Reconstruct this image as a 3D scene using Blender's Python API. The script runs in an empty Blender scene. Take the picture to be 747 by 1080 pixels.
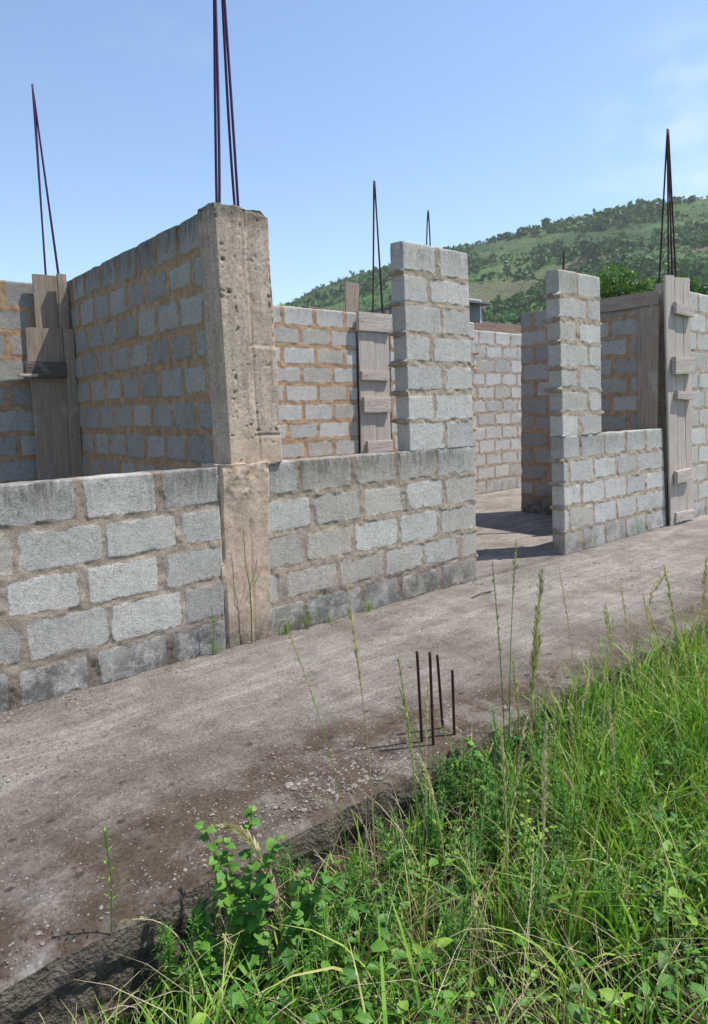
import bpy, math, random
import numpy as np
from mathutils import Matrix, Vector
random.seed(7); RNG = np.random.default_rng(7)
S = bpy.context.scene
COL = S.collection
rad = math.radians

# ------------------------------------------------------------------ helpers
def mesh(name, V, F, mat, parent=None, attrs=None, smooth=False, loc=(0, 0, 0)):
    """V (n,3); F list of arrays, each (m,3) or (m,4)"""
    V = np.asarray(V, dtype=np.float32).reshape(-1, 3)
    if not isinstance(F, list): F = [F]
    F = [np.asarray(f, dtype=np.int32) for f in F if len(f)]
    me = bpy.data.meshes.new(name)
    me.vertices.add(len(V)); me.vertices.foreach_set('co', V.ravel())
    idx = np.concatenate([f.ravel() for f in F])
    tot = np.concatenate([np.full(len(f), f.shape[1], dtype=np.int32) for f in F])
    st = np.concatenate([[0], np.cumsum(tot)[:-1]]).astype(np.int32)
    me.loops.add(len(idx)); me.loops.foreach_set('vertex_index', idx)
    me.polygons.add(len(tot)); me.polygons.foreach_set('loop_start', st); me.polygons.foreach_set('loop_total', tot)
    if attrs:
        for k, a in attrs.items():
            at = me.attributes.new(k, 'FLOAT', 'POINT'); at.data.foreach_set('value', np.asarray(a, dtype=np.float32))
    me.update(calc_edges=True)
    me.polygons.foreach_set('use_smooth', np.full(len(tot), bool(smooth)))
    me.materials.append(mat)
    o = bpy.data.objects.new(name, me); COL.objects.link(o); o.location = loc
    if parent: o.parent = parent
    return o

def tag(o, label=None, cat=None, group=None, kind=None):
    if label: o['label'] = label
    if cat: o['category'] = cat
    if group: o['group'] = group
    if kind: o['kind'] = kind
    return o

def empty(name, loc, label, cat, group=None, rz=0):
    o = bpy.data.objects.new(name, None); COL.objects.link(o); o.location = loc; o.rotation_euler = (0, 0, rz)
    o.empty_display_size = .1
    return tag(o, label, cat, group)

_perm = RNG.random((64, 64, 64)).astype(np.float32)
def vnoise(x, y, z):
    xi = np.floor(x).astype(int); yi = np.floor(y).astype(int); zi = np.floor(z).astype(int)
    fx, fy, fz = x - xi, y - yi, z - zi
    fx = fx*fx*(3-2*fx); fy = fy*fy*(3-2*fy); fz = fz*fz*(3-2*fz)
    def g(a, b, c): return _perm[(xi+a) & 63, (yi+b) & 63, (zi+c) & 63]
    x00 = g(0,0,0)*(1-fx)+g(1,0,0)*fx; x10 = g(0,1,0)*(1-fx)+g(1,1,0)*fx
    x01 = g(0,0,1)*(1-fx)+g(1,0,1)*fx; x11 = g(0,1,1)*(1-fx)+g(1,1,1)*fx
    return ((x00*(1-fy)+x10*fy)*(1-fz) + (x01*(1-fy)+x11*fy)*fz)*2-1
def fbm(x, y, z=0., s=1., o=4):
    x = np.asarray(x, float)*s; y = np.asarray(y, float)*s; z = np.zeros_like(x)+z*s
    r = 0; a = 1.; t = 0
    for i in range(o):
        r = r + a*vnoise(x+i*17.3, y+i*9.1, z+i*5.7); t += a; a *= .5; x = x*2.03; y = y*2.03; z = z*2.03
    return r/t
def sstep(a, b, x):
    t = np.clip((x-a)/(b-a), 0, 1); return t*t*(3-2*t)

def boxlattice(L, W, H, step, backstep=None):
    """merged box surface lattice: local coords s,w,z, and outward normal sums"""
    ns = max(2, int(round(L/step))); nz = max(2, int(round(H/step))); nw = max(2, int(round(W/max(step, .012))))
    s = np.linspace(0, L, ns+1); w = np.linspace(0, W, nw+1); z = np.linspace(0, H, nz+1)
    def gid(i, j, k): return (i*(nw+1)+j)*(nz+1)+k
    quads = []
    def face(A, B, f, flip):
        a, b = np.meshgrid(np.arange(A), np.arange(B), indexing='ij')
        q = np.stack([f(a, b), f(a+1, b), f(a+1, b+1), f(a, b+1)], -1).reshape(-1, 4)
        if flip: q = q[:, ::-1]
        quads.append(q)
    face(ns, nz, lambda a, b: gid(a, 0, b), False)       # w=0 front (-w)
    face(ns, nz, lambda a, b: gid(a, nw, b), True)
    face(nw, nz, lambda a, b: gid(0, a, b), True)
    face(nw, nz, lambda a, b: gid(ns, a, b), False)
    face(ns, nw, lambda a, b: gid(a, b, nz), False)
    face(ns, nw, lambda a, b: gid(a, b, 0), True)
    Q = np.concatenate(quads); u, inv = np.unique(Q, return_inverse=True); Q = inv.reshape(Q.shape)
    k = u % (nz+1); j = (u//(nz+1)) % (nw+1); i = u//((nz+1)*(nw+1))
    N = np.stack([(i == ns)*1.-(i == 0), (j == nw)*1.-(j == 0), (k == nz)*1.-(k == 0)], 1)
    return s[i], w[j], z[k], N, Q

def tube(pts, r, seg=7, cap=True):
    """pts list of 3-vectors, r radius scalar or list -> V,F(list)"""
    P = np.array(pts, float); n = len(P); r = np.broadcast_to(np.asarray(r, float), (n,))
    T = np.gradient(P, axis=0); T /= np.linalg.norm(T, axis=1)[:, None]+1e-9
    up = np.array([0, 0, 1.]) if abs(T[0][2]) < .9 else np.array([1., 0, 0])
    A = np.cross(T, up); A /= np.linalg.norm(A, axis=1)[:, None]+1e-9; B = np.cross(T, A)
    th = np.linspace(0, 2*np.pi, seg, endpoint=False)
    V = (P[:, None]+r[:, None, None]*(A[:, None]*np.cos(th)[None, :, None]+B[:, None]*np.sin(th)[None, :, None])).reshape(-1, 3)
    a, b = np.meshgrid(np.arange(n-1), np.arange(seg), indexing='ij')
    F = np.stack([a*seg+b, a*seg+(b+1) % seg, (a+1)*seg+(b+1) % seg, (a+1)*seg+b], -1).reshape(-1, 4)
    fs = [F]
    if cap:
        fs += [np.arange(seg)[::-1].reshape(1, -1), (np.arange(seg)+(n-1)*seg).reshape(1, -1)]
    return V, fs

class Geo:
    def __init__(s): s.V = []; s.F = {}; s.n = 0; s.A = {}
    def add(s, V, fs, **at):
        V = np.asarray(V, float).reshape(-1, 3)
        if not isinstance(fs, list): fs = [fs]
        for f in fs:
            f = np.asarray(f)
            if len(f): s.F.setdefault(f.shape[1], []).append(f+s.n)
        s.V.append(V); s.n += len(V)
        for k, v in at.items(): s.A.setdefault(k, []).append(np.broadcast_to(np.asarray(v, float), (len(V),)))
    def build(s, name, mat, parent=None, smooth=False, loc=(0, 0, 0)):
        return mesh(name, np.concatenate(s.V)-np.array([0, 0, 0]), [np.concatenate(f) for f in s.F.values()], mat, parent,
                    {k: np.concatenate(v) for k, v in s.A.items()}, smooth, loc)

# ------------------------------------------------------------------ node helpers
class NT:
    def __init__(s, name):
        s.m = bpy.data.materials.new(name); s.m.use_nodes = True; s.t = s.m.node_tree; s.t.nodes.clear()
        s.out = s.t.nodes.new('ShaderNodeOutputMaterial'); s.b = s.t.nodes.new('ShaderNodeBsdfPrincipled')
        s.t.links.new(s.b.outputs[0], s.out.inputs[0]); s.b.inputs['Roughness'].default_value = .9
        s.b.inputs['Specular IOR Level'].default_value = .25
        s.tc = s.t.nodes.new('ShaderNodeTexCoord').outputs['Object']
    def put(s, sock, v):
        if isinstance(v, bpy.types.NodeSocket): s.t.links.new(v, sock)
        elif isinstance(v, (tuple, list)): sock.default_value = tuple(v)+((1,) if len(v) == 3 and sock.type == 'RGBA' else ())
        else: sock.default_value = v
    def map(s, scale=(1, 1, 1), loc=(0, 0, 0)):
        n = s.t.nodes.new('ShaderNodeMapping'); s.put(n.inputs[0], s.tc); n.inputs['Scale'].default_value = scale; n.inputs['Location'].default_value = loc
        return n.outputs[0]
    def noise(s, scale, detail=4, rough=.55, vec=None, dist=0., color=False):
        n = s.t.nodes.new('ShaderNodeTexNoise'); s.put(n.inputs['Vector'], vec or s.tc); n.inputs['Scale'].default_value = scale
        n.inputs['Detail'].default_value = detail; n.inputs['Roughness'].default_value = rough; n.inputs['Distortion'].default_value = dist
        return n.outputs['Color' if color else 'Fac']
    def vor(s, scale, vec=None, feature='F1', out='Distance'):
        n = s.t.nodes.new('ShaderNodeTexVoronoi'); s.put(n.inputs['Vector'], vec or s.tc); n.inputs['Scale'].default_value = scale; n.feature = feature
        return n.outputs[out]
    def attr(s, name):
        n = s.t.nodes.new('ShaderNodeAttribute'); n.attribute_name = name; return n.outputs['Fac']
    def math(s, op, a, b=None, c=None, clamp=False):
        n = s.t.nodes.new('ShaderNodeMath'); n.operation = op; n.use_clamp = clamp; s.put(n.inputs[0], a)
        if b is not None: s.put(n.inputs[1], b)
        if c is not None: s.put(n.inputs[2], c)
        return n.outputs[0]
    def rng(s, v, a, b, c=0., d=1., smooth=False):
        n = s.t.nodes.new('ShaderNodeMapRange'); n.interpolation_type = 'SMOOTHSTEP' if smooth else 'LINEAR'
        for i, x in enumerate((v, a, b, c, d)): s.put(n.inputs[i], x)
        return n.outputs[0]
    def mix(s, f, a, b, mode='MIX'):
        n = s.t.nodes.new('ShaderNodeMix'); n.data_type = 'RGBA'; n.blend_type = mode
        s.put(n.inputs[0], f); s.put(n.inputs[6], a); s.put(n.inputs[7], b); return n.outputs[2]
    def bump(s, h, strength=.5, dist=.01, prev=None):
        n = s.t.nodes.new('ShaderNodeBump'); n.inputs['Strength'].default_value = strength; n.inputs['Distance'].default_value = dist
        s.put(n.inputs['Height'], h)
        if prev is not None: s.put(n.inputs['Normal'], prev)
        return n.outputs[0]
    def done(s, col, normal=None, rough=None):
        s.put(s.b.inputs['Base Color'], col)
        if normal is not None: s.put(s.b.inputs['Normal'], normal)
        if rough is not None: s.put(s.b.inputs['Roughness'], rough)
        return s.m

def masonry(name, lightc, darkc, warm, mortar, mortar2, rag=.016, smear=.05, stainc=(.035, .032, .028)):
    n = NT(name); sdf = n.attr('sdf'); tone = n.attr('tone'); hue = n.attr('hue'); st = n.attr('stain')
    rn = n.noise(38, 6, .65); rn2 = n.noise(9, 3)
    e = n.math('ADD', sdf, n.math('MULTIPLY', n.math('SUBTRACT', rn, .5), rag*2.6))
    e = n.math('ADD', e, n.math('MULTIPLY', n.math('SUBTRACT', rn2, .5), rag*2.4))
    e = n.math('ADD', e, n.math('MULTIPLY', n.math('SUBTRACT', n.noise(110, 3), .5), rag*1.0))
    # mortar smeared over parts of the blocks
    e = n.math('SUBTRACT', e, n.rng(n.noise(4.2, 5, .6), .54, .74, 0, smear))
    m = n.rng(e, -.003, .004, 0, 1, True)
    fine = n.noise(170, 5, .7); mid = n.noise(22, 5, .6); grit = n.vor(230)
    blk = n.mix(tone, darkc, lightc); blk = n.mix(hue, blk, warm)
    blk = n.mix(n.rng(fine, .34, .66), blk, n.mix(1., blk, (.70, .70, .71), 'MULTIPLY'))
    blk = n.mix(n.rng(n.noise(85, 4, .75), .56, .72, 0, .8), blk, n.mix(1., blk, (.55, .56, .58), 'MULTIPLY'))
    blk = n.mix(n.rng(n.noise(52, 6, .88), .50, .60, 0, .62), blk, n.mix(1., blk, (.50, .50, .50), 'MULTIPLY'))
    blk = n.mix(n.rng(n.noise(1, 6, .88, n.map((60, 60, 60), (3, 9, 4))), .53, .62, 0, .5), blk, n.mix(1., blk, (1.3, 1.3, 1.28), 'MULTIPLY'))
    blk = n.mix(n.rng(n.noise(95, 4, .85), .57, .66, 0, .8), blk, (.15, .145, .14))
    blk = n.mix(n.rng(n.noise(140, 3, .8, n.map((1, 1, 1), (7, 3, 1))), .60, .70, 0, .6), blk, (.82, .82, .80))
    blk = n.mix(n.rng(mid, .5, .75, 0, .55), blk, n.mix(1., blk, (1.22, 1.22, 1.2), 'MULTIPLY'))
    blk = n.mix(n.rng(n.noise(6, 4), .55, .8, 0, .4), blk, mortar2)
    mo = n.mix(n.rng(n.noise(14, 5), .35, .65), mortar, mortar2)
    mo = n.mix(n.rng(n.noise(48, 6, .88), .50, .60, 0, .6), mo, n.mix(1., mo, (.60, .57, .55), 'MULTIPLY'))
    mo = n.mix(n.rng(fine, .42, .62, 0, .55), mo, n.mix(1., mo, (.62, .6, .58), 'MULTIPLY'))
    mo = n.mix(n.rng(n.noise(60, 3), .6, .75, 0, .6), mo, n.mix(1., mo, (1.35, 1.3, 1.25), 'MULTIPLY'))
    c = n.mix(m, mo, blk)
    ed = n.math('MULTIPLY', n.rng(n.math('ABSOLUTE', n.math('ADD', e, .002)), 0, .007, 1, 0), n.rng(n.noise(17, 4), .45, .6))
    c = n.mix(n.math('MULTIPLY', ed, .65, clamp=True), c, (.10, .085, .07))
    c = n.mix(n.rng(n.noise(8, 6, .75), .50, .68, 0, .5), c, n.mix(1., c, (.62, .61, .60), 'MULTIPLY'))
    c = n.mix(n.rng(n.noise(1.7, 5, .65), .5, .72, 0, .35), c, n.mix(1., c, (.70, .68, .66), 'MULTIPLY'))
    # weathering marks with a shape of their own (algae on the top course, damp foot)
    sx = n.t.nodes.new('ShaderNodeSeparateXYZ'); n.t.links.new(n.tc, sx.inputs[0])
    pat = n.mix(n.rng(sx.outputs[2], .35, .6), n.rng(n.noise(7, 8, .72), .36, .56), n.rng(n.noise(11, 6, .7, n.map((1.6, 1.6, .4))), .30, .60))
    sm = n.math('MULTIPLY', st, pat, clamp=True)
    c = n.mix(n.math('MULTIPLY', sm, .86), c, n.mix(.15, stainc, c))
    h = n.math('ADD', n.math('MULTIPLY', m, .22), n.math('MULTIPLY', fine, .7))
    h = n.math('ADD', h, n.math('MULTIPLY', n.noise(95, 4, .85), 1.1))
    h = n.math('ADD', h, n.math('MULTIPLY', n.noise(13, 4, .7), .6))
    h = n.math('ADD', h, n.math('MULTIPLY', n.rng(grit, .0, .35), .25))
    return n.done(c, n.bump(h, .85, .008))

M_front = masonry('cement_blocks_front', (.67, .645, .60), (.41, .395, .365), (.54, .49, .415), (.36, .295, .235), (.48, .40, .325))
M_inner = masonry('cement_blocks_inner', (.55, .52, .475), (.36, .345, .32), (.44, .41, .36), (.38, .24, .145), (.54, .365, .23), rag=.018, smear=.04)  # block greys lowered, so part of the inner walls' shade sits in the colour
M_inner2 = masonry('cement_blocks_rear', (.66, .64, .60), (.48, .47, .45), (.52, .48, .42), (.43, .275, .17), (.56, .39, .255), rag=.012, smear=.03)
M_pier = masonry('cement_blocks_pier', (.68, .66, .625), (.48, .47, .45), (.56, .52, .46), (.38, .305, .235), (.54, .455, .365), rag=.014, smear=.04)

def concrete_col():
    n = NT('cast_concrete'); a = n.noise(2.2, 5, .6, n.map((1, 1, .35))); b = n.noise(45, 6, .7); c0 = n.noise(7, 5)
    c = n.mix(n.rng(a, .35, .65), (.44, .345, .275), (.60, .49, .40))
    c = n.mix(n.rng(c0, .5, .72, 0, .6), c, (.36, .305, .245))
    c = n.mix(n.rng(n.noise(1, 6, .7, n.map((13, 13, .9))), .47, .66, 0, .7), c, (.27, .215, .165))
    c = n.mix(n.rng(n.noise(5, 8, .75), .5, .62, 0, .5), c, n.mix(1., c, (.68, .65, .62), 'MULTIPLY'))
    c = n.mix(n.rng(b, .45, .68, 0, .75), c, n.mix(1., c, (.58, .54, .50), 'MULTIPLY'))
    c = n.mix(n.rng(n.noise(18, 5, .7), .52, .7, 0, .6), c, n.mix(1., c, (1.25, 1.24, 1.22), 'MULTIPLY'))
    c = n.mix(n.rng(n.noise(90, 4, .7), .62, .72, 0, .8), c, (.16, .13, .10))
    c = n.mix(n.rng(n.attr('warm'), 0, 1, 0, .75), c, n.mix(n.rng(n.noise(9, 8, .75), .38, .6), (.38, .275, .20), (.58, .45, .345)))
    c = n.mix(n.rng(n.noise(40, 6, .88), .50, .60, 0, .55), c, n.mix(1., c, (.62, .59, .56), 'MULTIPLY'))
    st = n.math('MULTIPLY', n.attr('stain'), n.rng(n.noise(12, 6, .7), .25, .6), clamp=True)
    c = n.mix(st, c, (.055, .05, .042)); c = n.mix(n.attr('hole'), c, (.13, .10, .08))
    h = n.math('ADD', n.math('MULTIPLY', b, .8), n.math('MULTIPLY', n.noise(160, 4), .4))
    return n.done(c, n.bump(h, .7, .008))
M_col = concrete_col()

def wood(name, ca, cb, cc):
    n = NT(name)
    g = n.noise(1, 6, .65, n.map((55, 55, 2.2)), .6); g2 = n.noise(1, 4, .6, n.map((9, 9, .9)), 1.); fine = n.noise(1, 3, .6, n.map((220, 220, 9)))
    c = n.mix(n.rng(g, .32, .68), ca, cb); c = n.mix(n.rng(g2, .52, .72, 0, .75), c, cc)
    c = n.mix(n.rng(fine, .55, .7, 0, .5), c, n.mix(1., c, (.5, .48, .47), 'MULTIPLY'))
    c = n.mix(n.rng(n.vor(4.5, n.map((1.6, 1.6, .8))), 0, .10, .85, 0), c, (.06, .045, .035))
    c = n.mix(n.rng(n.noise(5, 5), .56, .68, 0, .6), c, (.40, .36, .31))
    return n.done(c, n.bump(n.math('ADD', g, n.math('MULTIPLY', fine, .5)), .8, .007), .85)
M_wood = wood('weathered_plank', (.34, .285, .25), (.55, .485, .435), (.36, .29, .24))
M_wood2 = wood('brown_plank', (.23, .175, .135), (.36, .285, .225), (.25, .18, .13))
M_wood3 = wood('dark_plank', (.09, .075, .068), (.15, .125, .11), (.10, .075, .06))

def rebar_mat(name, a, b):
    n = NT(name); c = n.mix(n.noise(30, 4), a, b)
    n.b.inputs['Metallic'].default_value = .1
    return n.done(c, n.bump(n.noise(120, 3), .5, .003), .75)
M_rebar = rebar_mat('rusty_rebar', (.032, .012, .012), (.075, .030, .024))
M_rebar_p = rebar_mat('primed_rebar', (.045, .012, .062), (.080, .026, .095))

def slab_mat():
    n = NT('concrete_slab'); wet = n.attr('soil'); foot = n.attr('foot')
    lo = n.noise(1.1, 12, .68); md = n.noise(5.5, 10, .75); fi = n.noise(60, 5, .7)
    st = n.noise(1, 11, .72, n.map((1.3, 8., 1)), .5)
    c = n.mix(n.rng(md, .3, .7), (.165, .148, .131), (.345, .315, .283))
    c = n.mix(n.rng(st, .46, .7, 0, .7), c, (.47, .44, .40))
    c = n.mix(n.rng(lo, .48, .62, 0, .65), c, (.155, .132, .11))
    c = n.mix(n.rng(n.noise(2.3, 7, .7), .56, .70, 0, .6), c, (.40, .355, .31))
    br = n.mix(n.rng(md, .35, .65), (.078, .058, .042), (.145, .108, .080))
    c = n.mix(n.math('MULTIPLY', wet, n.rng(n.noise(3.2, 11, .75), .34, .52), clamp=True), c, br)
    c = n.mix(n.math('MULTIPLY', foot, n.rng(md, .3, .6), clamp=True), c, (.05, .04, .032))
    c = n.mix(n.rng(fi, .44, .66, 0, .8), c, n.mix(1., c, (.5, .47, .45), 'MULTIPLY'))
    c = n.mix(n.rng(n.noise(140, 4, .8), .54, .68, 0, .6), c, n.mix(1., c, (1.7, 1.68, 1.64), 'MULTIPLY'))
    c = n.mix(n.rng(n.noise(70, 6, .9), .50, .56, 0, .5), c, n.mix(1., c, (.48, .45, .43), 'MULTIPLY'))
    c = n.mix(n.rng(n.noise(1, 6, .9, n.map((75, 75, 75), (4, 4, 9))), .53, .58, 0, .5), c, n.mix(1., c, (1.45, 1.42, 1.4), 'MULTIPLY'))
    c = n.mix(n.rng(n.noise(34, 5, .75), .6, .74, 0, .6), c, n.mix(1., c, (1.6, 1.6, 1.6), 'MULTIPLY'))
    # worn dark spots and embedded aggregate
    sp = n.vor(7.5, n.map((1, 1.3, 1)), out='Distance'); spc = n.vor(7.5, n.map((1, 1.3, 1)), out='Color')
    sel = n.math('MULTIPLY', n.rng(spc, .42, .5), n.rng(wet, .02, .5, .12, 1))
    sp2 = n.math('ADD', sp, n.math('MULTIPLY', n.math('SUBTRACT', fi, .5), .18))
    c = n.mix(n.math('MULTIPLY', n.rng(sp2, .12, .19, .85, 0), sel), c, (.05, .042, .036))
    ag = n.vor(52); agc = n.vor(52, out='Color')
    c = n.mix(n.math('MULTIPLY', n.rng(ag, .2, .34, 1, 0), n.rng(agc, .74, .78)), c, (.30, .28, .26))
    h = n.math('ADD', n.math('MULTIPLY', n.noise(120, 6, .8), 1.2), n.math('MULTIPLY', n.noise(28, 5, .8), 1.0)); h = n.math('ADD', h, n.math('MULTIPLY', n.rng(ag, .2, .35, .7, 0), n.rng(agc, .5, .7)))
    return n.done(c, n.bump(h, .9, .012))
M_slab = slab_mat()

def simple(name, a, b, scale=8, bump=.3, rough=.9, det=5, bd=.01):
    n = NT(name); v = n.noise(scale, det, .6)
    return n.done(n.mix(n.rng(v, .35, .65), a, b), n.bump(n.noise(scale*5, 4), bump, bd), rough)
M_slabedge = simple('mossy_slab_edge', (.045, .038, .03), (.15, .125, .10), 14, .9, bd=.03)
M_earth = simple('earth', (.022, .018, .012), (.05, .04, .026), 6, .8)
M_field = simple('field', (.05, .09, .025), (.09, .13, .04), .05, .3)
M_stone = simple('stone', (.13, .115, .10), (.34, .31, .28), 20, .5)
M_mortarbit = simple('mortar_dropping', (.10, .085, .07), (.24, .21, .18), 30, .5)
M_plaster = simple('old_plaster', (.20, .16, .13), (.27, .22, .18), 2, .3)
M_roof_brown = simple('rusty_roofing', (.075, .05, .038), (.13, .09, .065), 1.5, .3)
M_roof_pink = simple('pink_roofing', (.25, .12, .145), (.32, .16, .19), 1.5, .2)
M_fascia = simple('grey_metal', (.13, .135, .15), (.19, .195, .21), 3, .2, .5)
M_trim = simple('white_trim', (.55, .57, .6), (.7, .72, .74), 5, .1, .6)

def leafmat(name, cols, trans=.35, rough=.55, var='var'):
    n = NT(name); v = n.attr(var); t = n.t
    r = t.nodes.new('ShaderNodeValToRGB'); n.put(r.inputs[0], v)
    el = r.color_ramp.elements
    while len(el) < len(cols): el.new(.5)
    for i, c in enumerate(cols): el[i].position = i/(len(cols)-1); el[i].color = (*c, 1)
    c = n.mix(n.rng(n.noise(25, 3), .35, .7, 0, .35), r.outputs[0], n.mix(1., r.outputs[0], (1.45, 1.35, 1.0), 'MULTIPLY'))
    n.put(n.b.inputs['Base Color'], c); n.b.inputs['Roughness'].default_value = rough; n.b.inputs['Specular IOR Level'].default_value = .4
    tr = t.nodes.new('ShaderNodeBsdfTranslucent'); n.put(tr.inputs[0], n.mix(1., c, (1.5, 1.6, .7), 'MULTIPLY'))
    mx = t.nodes.new('ShaderNodeMixShader'); mx.inputs[0].default_value = trans
    t.links.new(n.b.outputs[0], mx.inputs[1]); t.links.new(tr.outputs[0], mx.inputs[2]); t.links.new(mx.outputs[0], n.out.inputs[0])
    return n.m
M_grass = leafmat('grass_blade', [(.03, .10, .010), (.07, .17, .016), (.12, .26, .025), (.20, .35, .04), (.34, .33, .14), (.50, .44, .27)], .28)
M_weed = leafmat('weed_leaf', [(.03, .10, .015), (.055, .16, .02), (.09, .22, .028), (.22, .33, .035)], .28)
M_straw = leafmat('straw', [(.13, .17, .05), (.26, .25, .12), (.38, .33, .21), (.46, .40, .29)], .3, .7)
M_tree = leafmat('tree_leaf', [(.018, .045, .012), (.035, .085, .018), (.06, .13, .028), (.10, .18, .04)], .25)
M_hilltree = leafmat('hill_tree_leaf', [(.014, .045, .012), (.024, .07, .016), (.04, .10, .022), (.06, .13, .03)], .1, .8)
M_scrub = leafmat('hill_scrub_leaf', [(.014, .052, .012), (.028, .088, .018), (.05, .135, .024), (.09, .20, .034)], .1, .8)
M_bark = simple('bark', (.05, .04, .03), (.12, .095, .07), 20, .6)

# ------------------------------------------------------------------ camera
cam = bpy.data.cameras.new('camera'); co = bpy.data.objects.new('camera', cam); COL.objects.link(co); S.camera = co
right = Vector((0.7664, -0.64184, -0.02605)); down = Vector((-0.082, -0.05752, -0.99497)); fwd = Vector((0.63711, 0.76468, -0.09671))
mw = Matrix.Identity(4)
for i, v in enumerate((right, -down, -fwd)):
    v = v.normalized()
    for j in range(3): mw[j][i] = v[j]
mw.translation = (0, 0, 1.62); co.matrix_world = mw
cam.sensor_fit = 'VERTICAL'; cam.sensor_height = 36; cam.lens = 706/1080*36
cam.shift_y = -(540-500.5)/1080; cam.clip_start = .05; cam.clip_end = 6000

# ------------------------------------------------------------------ light
SUN = Vector((.826, -.506, 1.79)).normalized()
sl = bpy.data.lights.new('sun', 'SUN'); sl.energy = 5.0; sl.angle = rad(.5); sl.color = (1, .94, .85)
so = bpy.data.objects.new('sun', sl); COL.objects.link(so); so.rotation_euler = SUN.to_track_quat('Z', 'Y').to_euler()
W = bpy.data.worlds.new('World'); S.world = W; W.use_nodes = True; wt = W.node_tree; wt.nodes.clear()
wo = wt.nodes.new('ShaderNodeOutputWorld'); bg = wt.nodes.new('ShaderNodeBackground'); sky = wt.nodes.new('ShaderNodeTexSky')
sky.sky_type = 'NISHITA'; sky.sun_disc = False; sky.sun_elevation = math.asin(SUN.z); sky.sun_rotation = math.atan2(SUN.x, SUN.y)
sky.air_density = 1.15; sky.dust_density = .25; sky.ozone_density = 3.2
bg.inputs[1].default_value = .145
# thin wisps of cloud, procedural in sky direction
tc = wt.nodes.new('ShaderNodeTexCoord'); mp = wt.nodes.new('ShaderNodeMapping'); mp.inputs['Scale'].default_value = (1, 1, 2.2)
wt.links.new(tc.outputs['Generated'], mp.inputs[0])
nz = wt.nodes.new('ShaderNodeTexNoise'); nz.inputs['Scale'].default_value = 2.6; nz.inputs['Detail'].default_value = 7; nz.inputs['Roughness'].default_value = .55
wt.links.new(mp.outputs[0], nz.inputs['Vector'])
mr = wt.nodes.new('ShaderNodeMapRange'); mr.interpolation_type = 'SMOOTHSTEP'; mr.inputs[1].default_value = .60; mr.inputs[2].default_value = .85; mr.inputs[4].default_value = .5
wt.links.new(nz.outputs[0], mr.inputs[0])
mx = wt.nodes.new('ShaderNodeMix'); mx.data_type = 'RGBA'; mx.inputs[7].default_value = (5.2, 5.5, 6.0, 1)
# a low bank of thin cloud toward the east-north-east
dp = wt.nodes.new('ShaderNodeVectorMath'); dp.operation = 'DOT_PRODUCT'; wt.links.new(tc.outputs['Generated'], dp.inputs[0]); dp.inputs[1].default_value = (.905, .34, .27)
bk = wt.nodes.new('ShaderNodeMapRange'); bk.interpolation_type = 'SMOOTHSTEP'; bk.inputs[1].default_value = .978; bk.inputs[2].default_value = 1.0; wt.links.new(dp.outputs['Value'], bk.inputs[0])
n2 = wt.nodes.new('ShaderNodeTexNoise'); n2.inputs['Scale'].default_value = 11; n2.inputs['Detail'].default_value = 7; wt.links.new(mp.outputs[0], n2.inputs['Vector'])
r2 = wt.nodes.new('ShaderNodeMapRange'); r2.inputs[1].default_value = .42; r2.inputs[2].default_value = .68; r2.inputs[4].default_value = .28; wt.links.new(n2.outputs[0], r2.inputs[0])
ml = wt.nodes.new('ShaderNodeMath'); ml.operation = 'MULTIPLY'; wt.links.new(bk.outputs[0], ml.inputs[0]); wt.links.new(r2.outputs[0], ml.inputs[1])
mxx = wt.nodes.new('ShaderNodeMath'); mxx.operation = 'MAXIMUM'; wt.links.new(ml.outputs[0], mxx.inputs[0]); wt.links.new(mr.outputs[0], mxx.inputs[1])
wt.links.new(mxx.outputs[0], mx.inputs[0]); wt.links.new(sky.outputs[0], mx.inputs[6]); wt.links.new(mx.outputs[2], bg.inputs[0]); wt.links.new(bg.outputs[0], wo.inputs[0])
S.view_settings.view_transform = 'Standard'; S.view_settings.look = 'None'; S.view_settings.gamma = 1; S.view_settings.exposure = 0.5

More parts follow.
